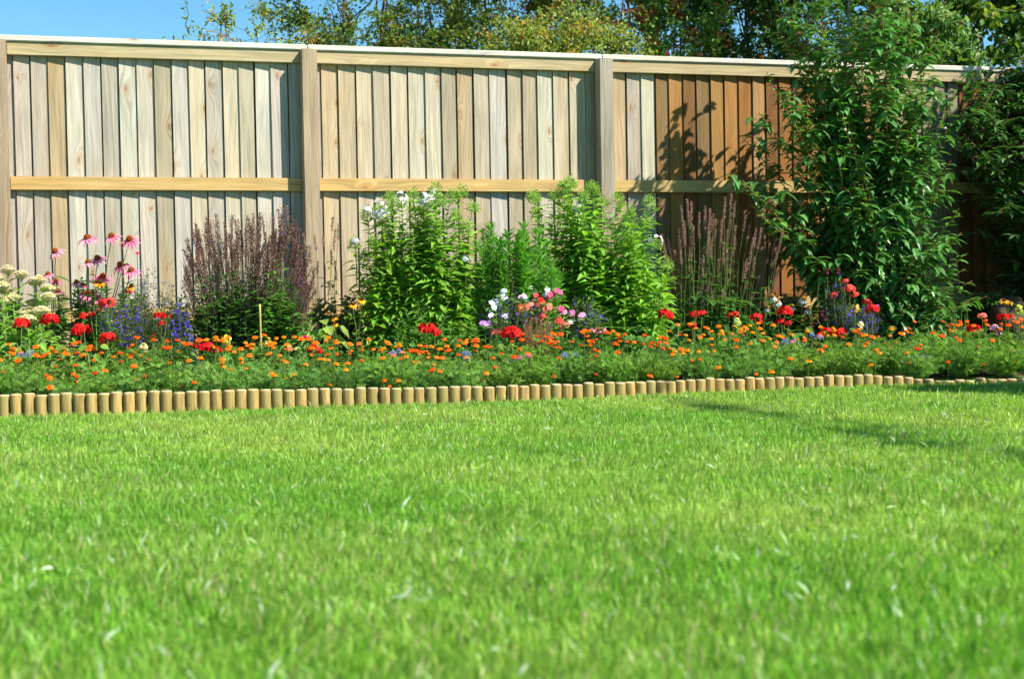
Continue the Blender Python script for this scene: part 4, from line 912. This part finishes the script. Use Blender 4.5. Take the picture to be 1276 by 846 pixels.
# ------------------------------------------------------------------ trees
def tree(name, label, cat, x, y, H, cr, cz, trunk_r, nlimb, ntwig, per, L, W, cols, mat=LEAF, bark=BARK, tmpl='simple', group=None, twigc=(.12, .08, .05), lean=(0, 0), seed=None, twl=.45, stems=1, droop=0, fill=.35, berries=None, yclip=None):
    T = thing(name, label, cat, (x, y, -.02), 0, group); c = np.array([lean[0], lean[1], cz]); cr = np.array(cr, float)
    if group: ntwig = int(ntwig * 1.4); W = W * 1.0; L *= .9; trunk_r *= .5; cols = [np.clip(np.array(c_) * 1.35, 0, .6) for c_ in cols]
    limbs = []; g = G()
    for s_ in range(stems):
        bx = np.array([U(-.08, .08), U(-.08, .08), 0]) * (stems > 1) * 2; topp = c + np.array([U(-.3, .3) * cr[0], U(-.3, .3) * cr[1], cr[2] * U(.3, .6)]) if stems > 1 else c + np.array([0, 0, cr[2] * .4])
        tr = curve(bx - (0, 0, .1), topp, 12, (U(-.08, .08), 0, 0), .02); g.tube(tr, trunk_r, trunk_r * .3, (.1, .08, .06), 9); limbs.append(tr)
        for i in range(nlimb // stems):
            t = U(.35, .95); p, d = along(tr, t); e = c + rdir(-.55, .95) * cr * U(.45, .8); lb = curve(p, e, 8, (0, 0, .06), .03); g.tube(lb, trunk_r * .26, trunk_r * .08, (.1, .08, .06), 6); limbs.append(lb)
    o = g.build('trunk', bark, T, smooth=True)
    lf = G(); LP = np.concatenate(limbs); B = G() if berries else None
    PP = []; DD = []; CC = []; nb = 0
    for i in range(ntwig):
        d = rdir(-.75, 1); rr = U(fill, 1.0) ** .6; e = c + d * cr * rr * (1 + .13 * math.sin(d[0] * 5 + d[2] * 7 + x) + .10 * math.sin(d[1] * 9 + d[2] * 4))
        j = np.argmin(((LP - e) ** 2).sum(1)); p = LP[j]; v = e - p; ln = np.linalg.norm(v)
        tw = curve(p, e, 6, (0, 0, -droop * ln * .3 + .03), .02); lf.tube(tw, .004, .0014, twigc, 3)
        pal = mixc(cols[0], cols[1], U(0, 1))
        if len(cols) > 2 and random.random() < .08: pal = np.array(cols[2])
        st = max(0.15, 1 - twl / max(ln, .01))
        for k in range(per):
            tt = U(st, 1.0); q, dd = along(tw, tt); PP.append(q + rdir() * U(.0, .09)); DD.append(unit(rdir() + np.array([0, 0, -.3 - droop]))); CC.append(vary(pal, .3, .1))
        if B is not None and random.random() < berries[0]:
            bc = e + rdir() * .05; B = G(); nb += 1
            for _ in range(berries[2]): B.blob(bc + rdir() * .028, .010, .010, vary(berries[1], .2), 6, 4)
            if nb < 90: B.build('berry_cluster', PETAL, T)
    PP = np.array(PP); DD = np.array(DD); CC = np.array(CC); n = len(PP); NN = RNG.normal(0, 1, (n, 3)) + np.array([0, 0, .8])
    lf.leaves(tmpl, PP, DD, NN, RNG.uniform(.7, 1.25, n) * L, RNG.uniform(.8, 1.2, n) * W, CC)
    lf.build('crown', mat, T)
    return T
def TX(px, Y): return at(px, 60, Y)[0]
Q = 'trees and bushes behind the fence'
OL = (.14, .20, .035); OLD = (.09, .14, .03); YG = (.28, .33, .05); DK = (.05, .10, .03)
tree('thorn_bush', 'sparse thorny bush with thin bare twigs showing sky, leftmost above the fence', 'bush', TX(295, 11), 11, 2.9, (.80, .4, .62), 2.32, .025, 14, 64, 14, .05, .018, [OL, YG, (.5, .25, .04)], group=Q, stems=4, twigc=(.20, .12, .12), twl=.5)
tree('thorn_bush', 'low sparse bush at the right foot of the leftmost thorny bush', 'bush', TX(365, 11.4), 11.4, 2.6, (.55, .4, .40), 2.20, .02, 10, 80, 26, .045, .018, [OL, YG, (.45, .25, .05)], group=Q, stems=3, twigc=(.18, .12, .10))
tree('hawthorn_tree', 'olive green hawthorn left of the middle of the fence top', 'tree', TX(455, 12.6), 12.6, 4, (1.0, .9, 1.05), 3.0, .06, 16, 230, 34, .045, .024, [OL, (.11, .16, .03), (.30, .20, .04)], group=Q, stems=2, twigc=(.17, .13, .07))
tree('hawthorn_tree', 'loose olive hawthorn with sky gaps above the middle fence bay', 'tree', TX(545, 13.2), 13.2, 4, (.9, .8, 1.0), 2.75, .05, 14, 170, 30, .045, .024, [OL, (.11, .19, .04), (.35, .18, .04)], group=Q, stems=2, twigc=(.15, .11, .06))
tree('hawthorn_tree', 'tall brownish green hawthorn between the two right fence posts', 'tree', TX(635, 12.8), 12.8, 4.2, (.85, .8, 1.15), 3.1, .06, 16, 260, 36, .045, .024, [(.17, .19, .04), OLD, (.36, .15, .04)], group=Q, stems=2, twigc=(.17, .11, .06))
tree('rose_bush', 'yellow-green rambling bush just above the fence beside the right post', 'bush', TX(700, 11.3), 11.3, 2.9, (.85, .4, .52), 2.30, .02, 12, 260, 34, .042, .022, [(.22, .28, .06), (.26, .29, .07), (.42, .26, .06)], group=Q, stems=4, twigc=(.2, .16, .07), berries=(.1, (.45, .01, .015), 2))
tree('cotoneaster_tree', 'arching cotoneaster with clusters of red berries near the brown pole', 'tree', TX(765, 12.3), 12.3, 3.6, (.75, .5, .62), 3.05, .04, 14, 130, 30, .05, .024, [(.12, .20, .04), (.20, .25, .05), (.36, .14, .04)], group=Q, stems=2, berries=(.28, (.42, .012, .012), 6))
DEADT = tree('cotoneaster_tree', 'berry bush with rust-brown dead leaves right of the brown pole', 'tree', TX(850, 12.0), 12.0, 3.4, (.50, .45, .75), 2.75, .04, 12, 120, 26, .055, .026, [(.18, .28, .05), (.2, .3, .06), (.42, .18, .06)], group=Q, stems=2, berries=(.22, (.45, .015, .012), 5))
for px, py, rx, ry, n in [(800, 14, 22, 7, 240), (775, 30, 14, 8, 130), (842, 8, 12, 18, 240), (862, 42, 9, 10, 90), (760, 44, 10, 7, 60)]:
    g = G()
    for _ in range(n):
        a = rdir() * U(.2, 1); q = at(px + a[0] * rx, py + a[2] * ry, 11.9 + a[1] * .2) - np.array(DEADT.location); g.leaf(q, unit(rdir() + np.array([0, 0, -.8])), rdir(), U(.035, .06), U(.018, .028), vary((.48, .16, .07), .35), 'simple')
    g.build('dead_leaves', LEAF, DEADT)
tree('rowan_tree', 'dark green rowan with drooping leaves left of the pale trunk', 'tree', TX(930, 12.4), 12.4, 4.2, (.75, .7, 1.1), 3.05, .06, 16, 270, 34, .06, .024, [DK, (.035, .085, .025), (.25, .12, .04)], group=Q, berries=(.05, (.6, .18, .02), 5))
tree('rowan_tree', 'dark tree crown right behind the pale trunk', 'tree', TX(1010, 13.5), 13.5, 4.2, (.8, .7, 1.1), 3.1, .06, 16, 220, 34, .06, .026, [(.05, .09, .02), (.09, .13, .03), (.3, .18, .04)], group=Q)
tree('birch_tree', 'birch with a pale grey trunk rising behind the big glossy shrub', 'tree', TX(1052, 11.6), 11.6, 4.5, (.95, .7, 1.2), 3.6, .062, 6, 230, 30, .06, .034, [(.09, .18, .04), (.15, .24, .05), (.3, .2, .05)], bark=PALEBARK, group=Q, tmpl='ovate', droop=.4)
tree('birch_tree', 'leafy birch with heart-shaped leaves above the right end of the fence', 'tree', TX(1215, 11.8), 11.8, 4.3, (1.05, .8, 1.25), 3.1, .06, 18, 330, 30, .065, .045, [(.05, .115, .028), (.10, .17, .035), (.22, .26, .04)], group=Q, tmpl='ovate', droop=.35)
tree('birch_tree', 'dense leafy tree at the far right behind the fence', 'tree', TX(1370, 12.5), 12.5, 4.3, (1.2, .8, 1.4), 3.0, .06, 18, 260, 30, .065, .045, [(.05, .115, .028), (.09, .16, .035)], group=Q, tmpl='ovate', droop=.3)
tree('elder_bush', 'pale green elder bush low over the fence above the glossy shrub', 'bush', TX(1140, 10.9), 10.9, 2.8, (.55, .35, .45), 2.35, .025, 10, 130, 28, .07, .035, [(.10, .18, .05), (.16, .26, .07), (.25, .15, .05)], group=Q, stems=3, tmpl='ovate')
# overhanging shrub in the right corner
def corner_shrub(name, label, base_px, Yb, tips, cols, L=.10, W=.045, n_side=.55, seedy=0):
    c = at(base_px, 440, Yb); T = thing(name, label, 'shrub', (c[0], Yb, BED)); lf = G(); g = G()
    for (px, py, yy) in tips:
        q = at(px, py, Yb + yy) - np.array([c[0], Yb, BED]); st = curve((U(-.08, .08), U(-.08, .08), 0), q, 12, (0, 0, .14), .015); g.tube(st, .011, .003, (.18, .09, .06), 6); n = int(np.linalg.norm(q) / .05)
        for j in range(n):
            tt = .18 + .82 * j / n; p, d = along(st, tt); a0 = U(0, 6.28)
            for m_ in range(2): a = a0 + m_ * math.pi; lf.leaf(p, unit((math.cos(a), math.sin(a), U(-.6, .3))), unit((U(-.3, .3), U(-.3, .3), 1)), L * U(.7, 1.15), W * U(.8, 1.1), vary(random.choice(cols), .25), 'ovate')
            if random.random() < n_side:
                e = p + rdir(-.2, .8) * U(.12, .28); tw = curve(p, e, 5); g.tube(tw, .003, .0015, (.18, .09, .06), 4)
                for i2 in range(7): pp, dd = along(tw, .15 + .85 * i2 / 7); lf.leaf(pp, unit(rdir(-.5, .3)), unit((U(-.3, .3), U(-.3, .3), 1)), L * U(.6, 1.0), W * U(.7, 1.0), vary(random.choice(cols), .25), 'ovate')
    g.build('branch', STEM, T); lf.build('foliage', GLOSSY, T); return T
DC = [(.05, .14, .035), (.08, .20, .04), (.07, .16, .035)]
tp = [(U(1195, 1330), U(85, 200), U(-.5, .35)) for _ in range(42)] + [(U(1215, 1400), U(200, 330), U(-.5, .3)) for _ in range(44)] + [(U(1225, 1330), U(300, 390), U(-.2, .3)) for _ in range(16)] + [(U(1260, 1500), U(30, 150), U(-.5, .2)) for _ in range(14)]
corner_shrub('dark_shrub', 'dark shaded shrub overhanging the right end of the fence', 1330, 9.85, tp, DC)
# off to the right: shrubs that shade the corner
def place_shade(x, y, H, r, lab, nm='garden_shrub', ntw=200):
    tree(nm, lab, 'shrub', x, y, H, (r, r, H * .42), H * .60, .04, 14, ntw, 34, .09, .045, [(.04, .10, .03), (.07, .16, .03)], mat=GLOSSY, tmpl='ovate', stems=3, twl=.5)
place_shade(4.80, 9.72, 3.5, .80, 'round green shrub further right along the border, outside the picture', ntw=420)
place_shade(5.9, 8.9, 4.2, .9, 'second green shrub further right along the border, outside the picture', ntw=380)
place_shade(3.50, 6.42, 1.6, .42, 'low green shrub beside the lawn at the right, outside the picture', ntw=200)

tree('shadow_caster_tree', 'slim unseen tree added beside the lawn, long crown shaped to cast its shadow streak', 'tree', 3.95, 3.6, 3.2, (.13, 2.1, .13), 3.0, .016, 6, 62, 17, .055, .026, [(.06, .14, .03), (.09, .18, .04)], tmpl='ovate').rotation_euler = (0, 0, .27)  # out-of-view caster, invented for the long shadow streak across the lawn
# rock, pole
bm = bmesh.new(); bmesh.ops.create_icosphere(bm, subdivisions=4, radius=1)
from mathutils import noise as mn
for v in bm.verts:
    n = v.co.normalized(); v.co = n * (1 + .22 * mn.noise(n * 1.6) + .06 * mn.noise(n * 5) + .02 * mn.noise(n * 14)); v.co.x *= .14; v.co.y *= .11; v.co.z *= .16
me = bpy.data.meshes.new('rock'); bm.to_mesh(me); bm.free(); me.materials.append(STONE)
Yr = row(1256, .74); c = at(1257, 370, Yr); o = bpy.data.objects.new('rock', me); COL.objects.link(o); o.location = (c[0], Yr, c[2] - .06); o.scale = (1, 1, 1)
o.scale = (.95, 1, 1.0); o.location.z = c[2] - .155
for p in me.polygons: p.use_smooth = True
tag(o, 'brown standing stone behind the yellow rudbeckia at the right edge', 'rock')
Yp = 21.0; c = at(812, 5, Yp); T = thing('timber_pole', 'reddish brown timber pole rising behind the berry bushes', 'pole', (c[0], Yp, 0))
bbox('pole_shaft', (-.10, -.10, -.3), (.10, .10, 6.2), (1, 1, 1), POLEW, T, bev=.03)
bbox('crossarm', (-.7, -.16, 5.6), (.7, -.1, 5.72), (1, 1, 1), POLEW, T, bev=.01)

# ------------------------------------------------------------------ render settings
for ob in list(bpy.data.objects):
    if ob.users == 0 or ob.name == 'tmp': bpy.data.objects.remove(ob)
sc.view_settings.view_transform = 'Standard'; sc.view_settings.look = 'None'; sc.view_settings.exposure = 0.98; sc.view_settings.gamma = 1
sc.view_settings.use_curve_mapping = False
sc.render.engine = 'CYCLES'; cy = sc.cycles
cy.max_bounces = 5; cy.diffuse_bounces = 3; cy.glossy_bounces = 2; cy.transmission_bounces = 3; cy.use_denoising = True; cy.sample_clamp_indirect = 6
cy.use_adaptive_sampling = True; cy.adaptive_threshold = .02
